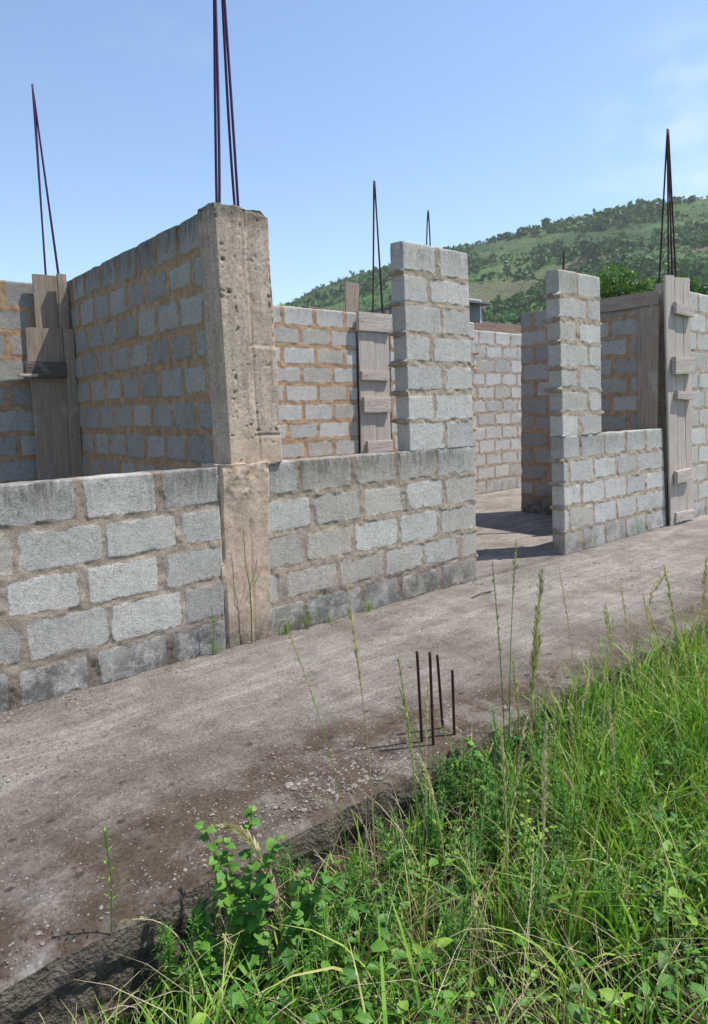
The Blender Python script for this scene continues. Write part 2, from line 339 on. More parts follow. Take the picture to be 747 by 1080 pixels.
# ------------------------------------------------------------------ masonry walls
def wall(name, mat, origin, direction, L, H, T, joints=None, beds=None, step=.012, parent=None, seed=0, blk=.48, mort=.024, warm=.25,
         relief=.004, top_stain=.6, foot_stain=.5, tooth=(0, 0), endlean=(0, 0), tone0=.6, cap_mortar=.0, wob=.005, loc=None, mdep=.0015):
    """block wall: s runs along direction (2D unit), thickness to its left, faces -w. joints: {course from bottom: [s...]}"""
    r = np.random.default_rng(seed)
    s, w, z, N, Q = boxlattice(L, T, H, step)
    if beds is None:
        nb = int(round(H/.25)); beds = [H*i/nb for i in range(nb+1)]
    nb = len(beds)-1
    bw = [np.zeros_like(s)]+[wob*2.2*fbm(s, 0*s+k*3.1+seed, 0, 1.3, 3) for k in range(1, nb)]+[np.zeros_like(s)]
    sdf = np.full(len(s), -.05); tone = np.zeros(len(s)); hue = np.zeros(len(s)); smear = np.zeros(len(s))
    for c in range(nb):
        lo = beds[c]+bw[c]; hi = beds[c+1]+bw[c+1]
        if joints and c in joints: J = list(joints[c])
        else:
            off = (c % 2)*blk/2+r.uniform(-.03, .03); J = []; x = off
            while x < L+blk:
                J.append(x+r.uniform(-.018, .018)); x += blk
        J = [-2.]+sorted(J)+[L+2.]
        zlo = lo+(mort*.5 if c > 0 else .0); zhi = hi-(mort*.5 if c < nb-1 else -.05)
        inc = (z >= lo)&(z < hi+1e-6) if c < nb-1 else (z >= lo)
        for a, b in zip(J[:-1], J[1:]):
            t = np.clip(tone0+r.normal(0, .36), 0, 1); h = float(r.random() < warm)*r.uniform(.4, 1); m_ = mort*r.uniform(.35, .75)
            sk = r.uniform(-.03, .03); sm_ = r.uniform(-.010, .005)
            sel = inc & (s >= a) & (s < b)
            ss = s[sel]+sk*(z[sel]-beds[c]-.12)*1.0
            d = np.minimum(np.minimum(ss-a-m_, b-m_-ss), np.minimum(z[sel]-zlo[sel], zhi[sel]-z[sel]))
            dx = np.minimum(ss-a-m_, b-m_-ss); dz = np.minimum(z[sel]-zlo[sel], zhi[sel]-z[sel])
            rr = r.uniform(.008, .032); inx = np.maximum(rr-dx, 0); inz = np.maximum(rr-dz, 0)
            d = np.where((inx > 0)&(inz > 0), rr-np.hypot(inx, inz), d)
            sdf[sel] = d+sm_; tone[sel] = t; hue[sel] = h
    f = fbm(s*1., z*1.+seed, w, 14, 3)
    m = sstep(-.010, .006, sdf+f*.016)
    mfill = np.where(sdf < .012, 1., 0.)*(1-m)*(mdep+.013*fbm(s, z, w+seed+9, 11, 4)-.005*sstep(.3, .6, fbm(s, z, w+seed+19, 20, 3)))
    disp = relief*.45*m+mfill+.0016*fbm(s, z, w+seed, 40, 3)+.006*fbm(s, z, w+seed, 3.5, 3)
    # ragged mortar tongues at free ends
    for e, amp, side in ((0, tooth[0], -1), (1, tooth[1], 1)):
        if amp:
            on = N[:, 0] == side
            bed = sstep(.004, -.012, sdf+.01*f)
            jag = .55+1.2*fbm(w*9, z*3+seed+e*7, 0, 6, 3)
            disp = np.where(on, disp+amp*bed*jag-.006, disp)
    Nd = N.copy(); s2 = s+Nd[:, 0]*disp; w2 = w+Nd[:, 1]*disp; z2 = z+np.where(N[:, 2] > 0, .004+.007*fbm(s, w, seed, 8, 4), 0.)
    # chipped top arris
    arr = np.maximum(0, 1-(H-z)/.03)*(np.abs(N[:, 1]) > 0)
    w2 = w2-N[:, 1]*arr*.006*np.maximum(0, fbm(s, z, seed+3, 9, 3)+.3)
    frac = np.clip(s/L, 0, 1); zz = z/H
    s2 = s2+(1-frac)*endlean[0]*zz+frac*endlean[1]*zz
    st = top_stain*sstep(H-.30, H-.02, z)*sstep(-.7, .35, fbm(s, z*.5+seed, 0, 2.2, 4)+.25)+foot_stain*1.1*sstep(.36, .10, z+.22*fbm(s, z, seed, 2.5, 4))
    stt = np.clip(st, 0, 1)
    tone = np.clip(tone+.12*fbm(s, z, seed, 3, 3), 0, 1)
    d = np.array(direction, float); nrm = np.array([-d[1], d[0]])
    X = s2*d[0]+w2*nrm[0]; Y = s2*d[1]+w2*nrm[1]
    o = mesh(name, np.stack([X, Y, z2], 1), Q, mat, parent, dict(sdf=sdf, tone=tone, hue=hue, stain=stt), smooth=True, loc=loc if loc is not None else origin)
    return o

FY = 4.0
# wall A: low front wall left of the concrete column (block joints taken from its own bond)
oA = -.9
JA = {4: [1.25, 1.73], 3: [.89, 1.37, 1.85], 2: [.80, 1.24, 1.72], 1: [.90, 1.38, 1.85], 0: [.82, 1.27, 1.75]}
for k in JA:
    a = JA[k][0]; ext = []
    while a > oA-.2: a -= .475; ext.append(a)
    JA[k] = [x-oA for x in ext+JA[k]]
wA = wall('sill_wall', M_front, (oA, FY, 0), (1, 0), 2.145-oA, 1.255, .15, JA, [0, .235, .497, .752, 1.005, 1.255], .0085, seed=3, warm=.12, mort=.042,
          top_stain=1.0, foot_stain=1.0, tone0=.66, relief=.005)
tag(wA, 'low grey block wall at the left front, between the photo edge and tan concrete column', 'wall', 'block walls of the unfinished building')

# wall B with its pier
rB = empty('sill_wall', (2.52, FY, 0), 'low block wall with a tall block pier at the left side of the doorway', 'wall', 'block walls of the unfinished building')
JB = {4: [2.81, 3.33, 3.82, 4.28], 3: [2.92, 3.41, 3.88, 4.37], 2: [2.84, 3.31, 3.81, 4.29], 1: [2.63, 3.16, 3.64, 4.10, 4.57], 0: [2.82, 3.39, 3.80, 4.32]}
JB = {k: [x-2.52 for x in v] for k, v in JB.items()}
wall('low_wall', M_front, (0, 0, 0), (1, 0), 4.80-2.52, 1.255, .15, JB, [0, .235, .48, .74, 1.01, 1.255], .0085, rB, 11, mort=.046, warm=.62,
     top_stain=.85, foot_stain=.8, tooth=(0, .012), endlean=(0, -.02), tone0=.55, relief=.004, loc=(0, 0, 0))
JP1 = {6: [.43], 5: [.30], 4: [.45], 3: [.31], 2: [.45], 1: [.32], 0: [.45]}
wall('pier', M_pier, (0, 0, 0), (1, 0), 4.775-3.945, 1.71, .15, JP1, None, .009, rB, 21, mort=.042, warm=.12, top_stain=.5, foot_stain=0,
     tooth=(.045, .028), endlean=(-.045, -.065), tone0=.75, wob=.004, loc=(3.945-2.52, 0, 1.257))

# pier 2 + wall E
rE = empty('sill_wall', (6.25, FY, 0), 'low block wall with a tall narrow pier at the right side of the doorway', 'wall', 'block walls of the unfinished building')
JE = {4: [.34, .86, 1.35, 1.86], 3: [.11, .62, 1.11, 1.61], 2: [.36, .84, 1.34, 1.83], 1: [.12, .60, 1.10, 1.58], 0: [.37, .85, 1.30, 1.80]}
wall('low_wall', M_pier, (0, 0, 0), (1, 0), 8.57-6.25, 1.275, .15, JE, None, .011, rE, 31, mort=.040, warm=.12, top_stain=.5, foot_stain=.55,
     tooth=(.035, 0), endlean=(-.045, -.15), tone0=.7, loc=(0, 0, 0))
JP2 = {k: [.52] if k % 2 else [.33] for k in range(7)}
wall('pier', M_pier, (0, 0, 0), (1, 0), .78, 1.71, .15, JP2, None, .011, rE, 37, mort=.044, warm=.25, top_stain=.3, foot_stain=0,
     tooth=(.05, .025), endlean=(-.10, -.07), tone0=.75, loc=(-.045, .002, 1.277))

# wall F, right of the timber-clad column
wF = wall('full_height_wall', M_pier, (9.28, FY, 0), (1, 0), 4.2, 3.03, .15, None, None, .016, seed=41, endlean=(-.18, 0), mort=.036, warm=.15, top_stain=.3, foot_stain=.5, tone0=.72)
tag(wF, 'full height block wall at the right photo edge, right of the timber clad column', 'wall', 'block walls of the unfinished building')
# wall C, receding from the concrete column, seen from its shaded side (faces -X)
def rwall(name, mat, x, y0, y1, H, T, **k):   # face looks to -X; s runs from y1 (far) to y0 (near)
    return wall(name, mat, (x, y1, 0), (0, -1), y1-y0, H, T, **k)
wC = rwall('partition_wall', M_inner, 2.235, 4.215, 7.2, 2.97, .15, step=.014, seed=51, mort=.056, warm=.1, top_stain=.95, foot_stain=.3, blk=.40, tone0=.2, wob=.009, mdep=-.003, relief=.007)  # low block tone paints in some of this side's shade
tag(wC, 'tall shaded partition wall running back from the tan concrete column', 'wall', 'block walls of the unfinished building')
wJ = rwall('partition_wall', M_inner, 8.4, 4.17, 6.12, 2.96, .15, step=.016, seed=57, mort=.05, warm=.15, top_stain=.35, foot_stain=.9, tone0=.45, relief=.006)  # block tone held down as well, shade put into the colour
tag(wJ, 'shaded partition wall behind the right window opening, with timber boards on it', 'wall', 'block walls of the unfinished building')
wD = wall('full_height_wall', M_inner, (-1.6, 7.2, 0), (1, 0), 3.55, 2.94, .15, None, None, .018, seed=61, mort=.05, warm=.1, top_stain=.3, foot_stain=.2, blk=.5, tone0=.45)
tag(wD, 'rear block wall at the left photo edge, half in slanting shadow', 'wall', 'block walls of the unfinished building')
wG = wall('full_height_wall', M_inner2, (2.6, 7.2, 0), (1, 0), 3.5, 2.95, .15, None, None, .016, seed=67, mort=.055, warm=.2, top_stain=.4, foot_stain=.2, blk=.51, tone0=.8)  # block tone raised, sunlit brightness partly painted into the blocks
tag(wG, 'sunlit rear block wall seen between tan concrete column and plank clad post', 'wall', 'block walls of the unfinished building')
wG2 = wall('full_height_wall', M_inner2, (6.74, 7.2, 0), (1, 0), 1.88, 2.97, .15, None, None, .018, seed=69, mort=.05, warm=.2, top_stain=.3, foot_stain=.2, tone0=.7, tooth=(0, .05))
tag(wG2, 'narrow strip of toothed block wall end visible just right of the first pier', 'wall', 'block walls of the unfinished building')
wH = wall('full_height_wall', M_pier, (8.9, 7.97, 0), (1, 0), 3.4, 2.98, .15, None, None, .018, seed=71, mort=.045, warm=.15, top_stain=.3, foot_stain=.4, tone0=.8)
tag(wH, 'sunlit far block wall seen through the doorway', 'wall', 'block walls of the unfinished building')

# ------------------------------------------------------------------ concrete column at the front
rcol = empty('concrete_column', (2.14, FY, 0), 'tall tan cast concrete column with four dark bars rising from its top', 'column')
def colpart(name, x0, x1, y0, y1, z0, z1, lean, kind):
    s, w, z, N, Q = boxlattice(x1-x0, y1-y0, z1-z0, .0085)
    L = x1-x0; H = z1-z0
    f = fbm(s, z, w+kind, 10, 4); d = .003*f+.0012*fbm(s, z, w, 45, 3)+.004*fbm(s, z, w, 3, 2)
    front = N[:, 1] < 0
    hole = np.zeros(len(s))
    if kind == 1:
        crease = .215+.008*fbm(z, 0*z, 0, 2, 2)+.02*(1-z/H)
        d = np.where(front & (s > crease), d-.010, d)
        gr = np.exp(-((s-crease)/.006)**2); d = np.where(front, d-.006*gr, d)
        for zc, w_ in ((2.07-z0, .006), (1.46-z0, .008)):
            on = front & (s > .20); g = np.exp(-((z-zc-.006*fbm(s, 0*s, zc, 12, 3))/w_)**2); d = np.where(on, d-.007*g, d)
            hole = np.maximum(hole, np.where(on, .45*g, 0))
        d = np.where(front & (s > crease) & (z < 2.07-z0), d+.010, d)
        # honeycombed patch near the left arris
        pm = sstep(.10, .03, np.abs(s-.065))*sstep(.30, .12, np.abs(z-(2.50-z0)))
        hc = pm*sstep(.2, .5, fbm(s, z, 3, 26, 3)); 
        pm2 = sstep(.09, .03, np.abs(s-.10))*sstep(.22, .1, np.abs(z-(1.80-z0))); hc = np.maximum(hc, pm2*sstep(.36, .6, fbm(s, z, 8, 24, 3)))
        g0 = .7*sstep(.60, .72, fbm(s, z, 15, 34, 2)); hc = np.maximum(hc, g0)
        d = np.where(front, d-.012*hc, d); hole = np.maximum(hole, np.where(front, hc*.9, 0)); hole = np.maximum(hole, np.where(front, .4*gr, 0))
        warm = np.maximum(sstep(1.55-z0, 1.42-z0, z), .0)
        st = .95*sstep(H-.16, H-.0, z+.05*f)+.15*sstep(.3, .6, f)
    else:
        cx_ = .24+.012*fbm(z, 0*z, 5, 3, 3)
        lowm = sstep(.98, .75, z)
        d = np.where(front & (s > cx_), d-.005*lowm, d); gc = np.exp(-((s-cx_)/.008)**2)*front*lowm; d = d-.006*gc
        up = sstep(.9, 1.25, z+.15*fbm(s, z, 4, 6, 3)); rag_ = fbm(s, z, 14, 16, 4); d = np.where(front, d+up*(.016+.018*rag_), d)
        hole = np.clip(.5*gc+up*front*sstep(.25, .5, fbm(s, z, 24, 14, 4))*.8, 0, 1)
        warm = np.ones(len(s)); st = .8*sstep(.30, .02, z+.12*f)+.25*sstep(.25, .5, f)
        d = np.where(front & (s < .03), d-.015*np.clip(1+fbm(s, z, 1, 9, 3)*2, 0, 2), d)
    top = (N[:, 2] > 0)
    z2 = z+top*(.012*fbm(s, w, 3, 12, 3))
    if kind == 1: z2 = z2+sstep(.14, .0, z)*(.03*fbm(s, w*.2, 31, 9, 3)-.015)
    
    rnd = np.maximum(0, 1-(H-z)/.03) if kind == 1 else 0*z
    s2 = s+N[:, 0]*(d-rnd*.022*(N[:, 0] > 0)); w2 = w+N[:, 1]*(d-.006*rnd)
    if kind == 1: z2 = z2-.035*sstep(.34, .42, s)*rnd
    V = np.stack([x0+s2+lean[0]*z/H-2.14, y0+w2-FY, z0+z2], 1)
    return mesh(name, V, Q, M_col, rcol, dict(stain=np.clip(st, 0, 1), warm=warm, hole=hole), smooth=True)
colpart('lower_shaft', 2.138, 2.532, FY-.012, FY+.20, 0, 1.275, (.0, 0), 0)
colpart('upper_shaft', 2.240, 2.655, FY-.022, FY+.21, 1.262, 2.975, (-.04, 0), 1)

def bar(name, pts, r, mat, parent=None, ribs=False):
    P = np.array(pts, float); 
    # resample
    t = np.linspace(0, 1, max(2, len(P)-1)*10+1); src = np.linspace(0, 1, len(P))
    Q = np.stack([np.polyval(np.polyfit(src, P[:, k], 2), t) if len(P) == 3 else np.interp(t, src, P[:, k]) for k in range(3)], 1)
    V, F = tube(Q, r, 8); return mesh(name, V, F, mat, parent, smooth=True)
# bars of the front column
for i, (x, dy, x1, tp) in enumerate(((2.272, .05, 2.345, 4.95), (2.305, .14, 2.357, 4.9), (2.425, .05, 2.385, 4.95), (2.458, .14, 2.392, 4.9))):
    bar('rebar', [(x-2.14, dy, 2.85), (x-2.14+(x1-x)*.5, dy*.9+.01, 3.7), (x1-2.14, .09, tp)], .0095, M_rebar_p, rcol)

# ------------------------------------------------------------------ timber
def plank(name, parent, c, size, mat=M_wood, rot=(0, 0, 0), seed=0, split=False):
    """c = centre, size=(width x, thick y, length z) along its own z; rot euler"""
    wx, ty, lz = size; r = np.random.default_rng(seed+int(abs(c[0])*1000))
    s, w, z, N, Q = boxlattice(wx, ty, lz, max(.012, min(.03, lz/12)))
    sd = r.uniform(0, 50)
    warp = .006*fbm(z+sd, 0*z, 0, 1.5, 2)
    edge = .004*fbm(z, s*0+sd+N[:, 0], 0, 9, 3)
    endj = .006*fbm(s, w, sd, 30, 3)
    s2 = s-wx/2+N[:, 0]*edge; w2 = w-ty/2+warp+N[:, 1]*.001*fbm(s, z*.3, sd, 60, 2); z2 = z-lz/2+N[:, 2]*endj
    # slightly bevelled arrises
    k = (np.abs(N[:, 0]) > 0) & (np.abs(N[:, 1]) > 0); s2 = s2-k*N[:, 0]*.002; w2 = w2-k*N[:, 1]*.002
    o = mesh(name, np.stack([s2, w2, z2], 1), Q, mat, parent)
    o.location = c; o.rotation_euler = rot; return o
def hplank(name, parent, c, size, mat=M_wood, seed=0, tilt=0.):   # board lying horizontally along X: size=(length x, thick y, height z)
    return plank(name, parent, c, (size[2], size[1], size[0]), mat, (0, rad(90)+tilt, 0), seed)

# right column formwork (front plane)
rp = empty('column_formwork', (8.86, FY-.04, 0), 'tall weathered timber formwork post with short cleats at the right', 'formwork', 'timber formwork around columns')
for i, (x, w_, zt) in enumerate(((-.235, .235, 3.17), (.01, .225, 3.17), (.235, .19, 3.19))):
    plank('plank', rp, (-.055+x, .004*i, zt/2), (w_, .028, zt), M_wood, (0, -.088, 0), i+3)
for i, (x, z, w_, h, t_) in enumerate(((-.10, 2.765, .50, .14, .05), (-.085, 2.07, .53, .22, .06), (-.03, 1.69, .46, .11, .05), (-.02, .65, .42, .16, .05), (.08, .11, .52, .13, .03))):
    hplank('cleat', rp, (x, -.018-t_/2, z), (w_, t_, h), M_wood, i, tilt=.03*((-1)**i))
rk = empty('timber_lining', (8.385, 4.5, 0), 'brown board lying along the top of shaded partition wall, over an upright plank', 'timber')
plank('top_board', rk, (-.025, .05, 2.905), (.175, .03, 1.02), M_wood2, Matrix(((0, 1, 0), (0, 0, 1), (1, 0, 0))).to_euler(), 2)
plank('upright_plank', rk, (-.018, -.33, 2.045), (.26, .025, 1.53), M_wood2, (0, 0, rad(90)), 5)

# rear post formwork with planks and cleats (between pier and sunlit rear wall)
rg = empty('column_formwork', (6.38, 7.158, 0), 'plank clad timber post left of the first pier, cleats across its face', 'formwork', 'timber formwork around columns')
plank('plank', rg, (-.135, 0, 1.46), (.285, .028, 2.92), M_wood, seed=1); plank('plank', rg, (.155, .004, 1.46), (.285, .028, 2.92), M_wood, seed=2)
plank('tall_plank', rg, (-.20, .20, 1.70), (.25, .03, 3.38), M_wood2, seed=3)
plank('side_board', rg, (.315, .16, 1.5), (.26, .03, 3.05), M_wood2, (0, 0, rad(90)), seed=4)
for i, (x0, x1, z0, z1, t_) in enumerate(((-.30, .30, 2.70, 2.96, .04), (-.27, .25, 2.02, 2.15, .04), (-.25, .26, 1.57, 1.79, .05), (-.20, .28, .98, 1.17, .05))):
    hplank('cleat', rg, ((x0+x1)/2, -.018-t_/2, (z0+z1)/2), (x1-x0, t_, z1-z0), M_wood, i)

# left rear corner formwork
rl = empty('column_formwork', (2.0, 7.08, 0), 'brown plank formwork post in the left rear corner, with a small ledge', 'formwork', 'timber formwork around columns')
plank('plank', rl, (.04, .05, 2.4), (.25, .028, 1.24), M_wood2, seed=1)
plank('plank', rl, (-.015, -.01, 1.2), (.33, .028, 1.62*1.25), M_wood2, seed=2)
plank('plank', rl, (-.035, -.035, 2.26), (.34, .028, .46), M_wood2, seed=6)
plank('edge_strip', rl, (.165, -.03, 2.75), (.085, .05, .56), M_wood2, seed=3)
plank('edge_strip', rl, (.185, -.06, 1.7), (.095, .06, 1.58), M_wood2, seed=4)
hplank('ledge', rl, (-.055, -.07, 2.09), (.37, .07, .15), M_wood3, 5)
hplank('ledge_stub', rl, (-.22, -.07, 2.03), (.16, .09, .03), M_wood, 7)
# concrete cores inside formwork
def nails(parent, pts, y):
    for x, z in pts:
        V, F = tube([(x, y, z), (x, y-.006, z)], .006, 8); mesh('nail_head', V, F, M_rebar, parent)
nails(rp, [(-.28, 2.78), (.05, 2.75), (-.27, 2.10), (.08, 2.04), (-.18, 1.70), (.12, 1.68), (-.14, .66), (.10, .64), (-.10, .11), (.27, .12)], -.066)
nails(rg, [(-.22, 2.86), (.20, 2.80), (-.19, 2.09), (.17, 2.08), (-.18, 1.70), (.18, 1.66)], -.066)
def core(name, c, size, label, grp='concrete cores inside formwork'):
    s, w, z, N, Q = boxlattice(size[0], size[1], size[2], .05)
    d = .004*fbm(s, z, w, 9, 3)
    e = empty(name, c, label, 'column', grp)
    mesh('shaft', np.stack([s-size[0]/2+N[:, 0]*d, w-size[1]/2+N[:, 1]*d, z], 1), Q, M_col, e, dict(stain=0*s, warm=0*s, hole=0*s)); return e
cR = core('concrete_column', (8.84, 4.12, 0), (.46, .2, 3.12), 'rebar topped column inside the right timber formwork post')
for x0, y0 in ((-.19, -.06), (-.08, -.06), (.03, -.06), (-.19, .07)):
    bar('rebar', [(x0, y0, 3.0), (-.155+x0*.12, 0, 5.0-.02*random.random())], .011, M_rebar, cR)
cG = core('concrete_column', (6.5, 7.27, 0), (.34, .2, 2.93), 'rebar topped column behind the plank clad post left of the first pier')
for x0, y0 in ((-.06, -.05), (.03, .05), (.14, -.05), (.22, .05)):
    bar('rebar', [(x0, y0, 2.9), (.065+x0*.06, 0, 4.82)], .011, M_rebar, cG)
cL = core('concrete_column', (2.08, 7.27, 0), (.24, .2, 2.9), 'rebar topped column behind plank formwork in the left rear corner')
for x0, y0, tx, tz in ((-.01, -.05, .0, 4.88), (.015, .05, .008, 4.78), (.125, -.05, .0, 4.86), (.15, .05, .01, 4.74)):
    bar('rebar', [(x0, y0, 2.9), (tx, 0, tz)], .0095, M_rebar_p, cL)
# farther columns with bars
cP = core('concrete_column', (12.63, 12.0, 0), (.3, .3, 4.3), 'far column whose paired bars show above the first pier')
for x0 in (-.075, .07): bar('rebar', [(x0, 0, 4.2), (x0*.9, 0, 5.6), (.01+x0*.05, 0, 6.53)], .017, M_rebar, cP)
cQ = core('concrete_column', (12.57, 8.1, 0), (.25, .25, 3.6), 'far column whose short bar tips show above the second pier')
for x0 in (-.045, -.01, .03): bar('rebar', [(x0, 0, 3.5), (x0*.6, 0, 4.4), (x0*.3, 0, 4.78+x0)], .012, M_rebar, cQ)

# four starter bars in the slab
for (x, y, tx, tz, lb) in ((2.21, 2.19, 2.185, .47, 'rusty starter bar at the left end of the row of four'), (2.225, 2.13, 2.21, .475, 'tallest rusty starter bar, second from left in the row of four'),
                           (2.38, 2.21, 2.345, .405, 'rusty starter bar, third from left in the row of four'), (2.375, 2.13, 2.365, .345, 'shortest rusty starter bar at the right end of the row')):
    o = bar('starter_bar', [(0, 0, -.02), ((tx-x)*.5, 0, tz*.5), (tx-x, .0, tz)], .0068, M_rebar); o.location = (x, y, 0)
    tag(o, lb, 'rebar', 'starter bars standing in the slab')

# ------------------------------------------------------------------ ground
EDGE_Y = 2.03
def edge_y(x): return EDGE_Y+.015*fbm(x, 0*np.asarray(x), 0, 1.1, 3)+.014*fbm(x, 0*np.asarray(x), 4, 9, 4)
def slab():
    xs = np.concatenate([np.arange(-3, -.2, .08), np.arange(-.2, 5., .02), np.arange(5., 9, .035), np.arange(9, 15, .15)])
    ys = np.concatenate([np.linspace(0, 1, 100)**1.0*1.98, 1.98+np.arange(.04, 2.2, .06), 4.2+np.arange(0, 8, .15)])
    X, Yr = np.meshgrid(xs, ys, indexing='ij'); Y = np.where(Yr <= 1.98, edge_y(X)+(4.01-edge_y(X))*(Yr/1.98), Yr+2.03)
    e = Y-edge_y(X)
    Z = .010*fbm(X, Y, 0, 1.2, 4)+.004*fbm(X, Y, 3, 14, 4)+.005*fbm(X*.6, Y*3, 7, 2.2, 4)*sstep(4.2, 3.6, Y)
    Z = Z-.014*np.exp(-e/.02)*(1+fbm(X, Y, 1, 9, 3))+.012
    # mortar droppings along the foot of the walls
    near = np.exp(-np.abs(Y-3.95)/.10)*(Y < 4.05); Z = Z+near*.022*np.clip(fbm(X, Y, 9, 9, 4)+.35, 0, 1)
    Z = np.where(Y > 3.99, np.minimum(Z, .004+.004*fbm(X, Y, 2, 4, 3)), Z)
    soil = sstep(3.25, 2.35, Y+.25*np.maximum(0, X-1.)+.35*fbm(X, Y, 21, 1.3, 4))*sstep(4.0, 2.2, X)+.85*sstep(2.7, 2.15, Y+.25*fbm(X, Y, 22, 1.5, 4))
    soil = np.clip(soil+.25*sstep(.1, .5, fbm(X, Y, 11, 1.0, 4)), 0, 1)
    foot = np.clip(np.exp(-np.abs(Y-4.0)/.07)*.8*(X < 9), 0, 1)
    nx, ny = X.shape; i, j = np.meshgrid(np.arange(nx-1), np.arange(ny-1), indexing='ij')
    F = np.stack([i*ny+j, (i+1)*ny+j, (i+1)*ny+j+1, i*ny+j+1], -1).reshape(-1, 4)
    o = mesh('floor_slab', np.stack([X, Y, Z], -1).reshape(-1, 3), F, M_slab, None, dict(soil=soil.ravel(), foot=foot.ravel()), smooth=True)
    tag(o, kind='structure')
    # broken, mossy front face of the slab
    zs = np.linspace(0, 1, 16); X2, T = np.meshgrid(xs, zs, indexing='ij')
    ztop = np.repeat(Z[:, :1], 16, 1)
    Z2 = ztop*(1-T)-.42*T; Y2 = edge_y(X2)-.012*np.sin(np.pi*np.clip(T*3, 0, 1))+.015*T*fbm(X2, T*.4, 5, 7, 4)+.009*fbm(X2, T, 6, 20, 3)*np.minimum(T*6, 1)

    i2, j2 = np.meshgrid(np.arange(nx-1), np.arange(15), indexing='ij')
    F2 = np.stack([i2*16+j2, i2*16+j2+1, (i2+1)*16+j2+1, (i2+1)*16+j2], -1).reshape(-1, 4)
    tag(mesh('slab_edge', np.stack([X2, Y2, Z2], -1).reshape(-1, 3), F2, M_slabedge, None), kind='structure')
slab()
GZ = -.30
def gz(x, y): return GZ+.035*fbm(x, y, 2, .9, 3)+.015*fbm(x, y, 6, 7, 3)
def ground():
    xs = np.arange(-3, 13.01, .06); ys = np.arange(-3, 2.11, .06); X, Y = np.meshgrid(xs, ys, indexing='ij')
    nx, ny = X.shape; i, j = np.meshgrid(np.arange(nx-1), np.arange(ny-1), indexing='ij')
    F = np.stack([i*ny+j, (i+1)*ny+j, (i+1)*ny+j+1, i*ny+j+1], -1).reshape(-1, 4)
    tag(mesh('earth', np.stack([X, Y, gz(X, Y)], -1).reshape(-1, 3), F, M_earth), kind='structure')
    r = np.array([0, 20, 60, 140, 300, 500, 740.]); a = np.linspace(0, 2*np.pi, 73)[:-1]
    V = [(0, 0, GZ-.12)]+[(q*np.cos(t), q*np.sin(t), GZ-.12-(.0)) for q in r[1:] for t in a]; n = 72
    F3 = [(0, 1+k, 1+(k+1) % n) for k in range(n)]; F4 = [(1+q*n+k, 1+(q+1)*n+k, 1+(q+1)*n+(k+1) % n, 1+q*n+(k+1) % n) for q in range(len(r)-2) for k in range(n)]
    tag(mesh('ground', V, [np.array(F3), np.array(F4)], M_field), kind='structure')
ground()

# loose bits on the slab
def rock(g, x, y, z, s, **a):
    th = RNG.uniform(0, 6.28); V = []
    for p in ((1, 0, 0), (-1, 0, 0), (0, 1, 0), (0, -1, 0), (0, 0, 1), (0, 0, -1), (.7, .7, .5), (-.7, .6, .4), (.6, -.7, .4), (-.6, -.7, .5)): V.append(p)
    V = np.array(V)*RNG.uniform(.6, 1.1, (10, 1))*np.array([1, RNG.uniform(.6, 1), RNG.uniform(.35, .7)])*s
    c, s_ = np.cos(th), np.sin(th); V = V@np.array([[c, s_, 0], [-s_, c, 0], [0, 0, 1]])
    F = np.array([(0,6,4),(6,2,4),(2,7,4),(7,1,4),(1,9,4),(9,3,4),(3,8,4),(8,0,4),(0,2,6),(2,1,7),(1,3,9),(3,0,8),(0,5,2),(2,5,1),(1,5,3),(3,5,0)])
    g.add(V+np.array([x, y, z]), F)
gA = Geo(); gB = Geo()
for k in range(7000):
    x = RNG.uniform(-.3, 6.5); y = RNG.uniform(2.08, 3.98)
    if RNG.random() < .22: y = 3.97-abs(RNG.normal(0, .10))
    elif RNG.random() < .4: y = 2.07+abs(RNG.normal(0, .22)); x = RNG.normal(1.9, .7)
    rock(gA if k % 2 else gB, x, y, .012, RNG.choice([.003, .005, .008, .012], p=[.5, .34, .14, .02]))
for k in range(420):   # coarser rubble lying along the wall foot and near the broken rim
    if k % 3: x = RNG.uniform(-.2, 4.7); y = 3.965-abs(RNG.normal(0, .07))
    else: x = RNG.normal(1.8, .45); y = 2.1+abs(RNG.normal(0, .16))
    if k % 5 == 0: x = RNG.normal(2.4, .3); y = 3.93-abs(RNG.normal(0, .10))
    rock(gB if k % 4 else gA, x, y, .012, RNG.uniform(.008, .020))
tag(gA.build('gravel', M_stone), 'small stones and grit scattered over the concrete floor slab', 'gravel', kind='stuff')
tag(gB.build('gravel', M_mortarbit), 'pale mortar crumbs scattered over the slab and along the wall foot', 'gravel', kind='stuff')
for (x, y, s_, lb) in ((1.52, 2.32, .030, 'pale fist sized stone on the slab above the leafy weed'), (1.46, 2.13, .02, 'small white stone on the slab edge by the leafy weed')):
    g = Geo(); rock(g, 0, 0, .01, s_); tag(g.build('stone', M_stone, loc=(x, y, 0)), lb, 'stone')
# thin stick on the slab near wall B
V, F = tube([(0, 0, 0), (.15, .02, .008), (.28, .015, 0)], .006, 6); tag(mesh('stick', V, F, M_bark, loc=(4.25, 3.6, .02)), 'thin dark stick lying on the slab left of the doorway', 'stick')

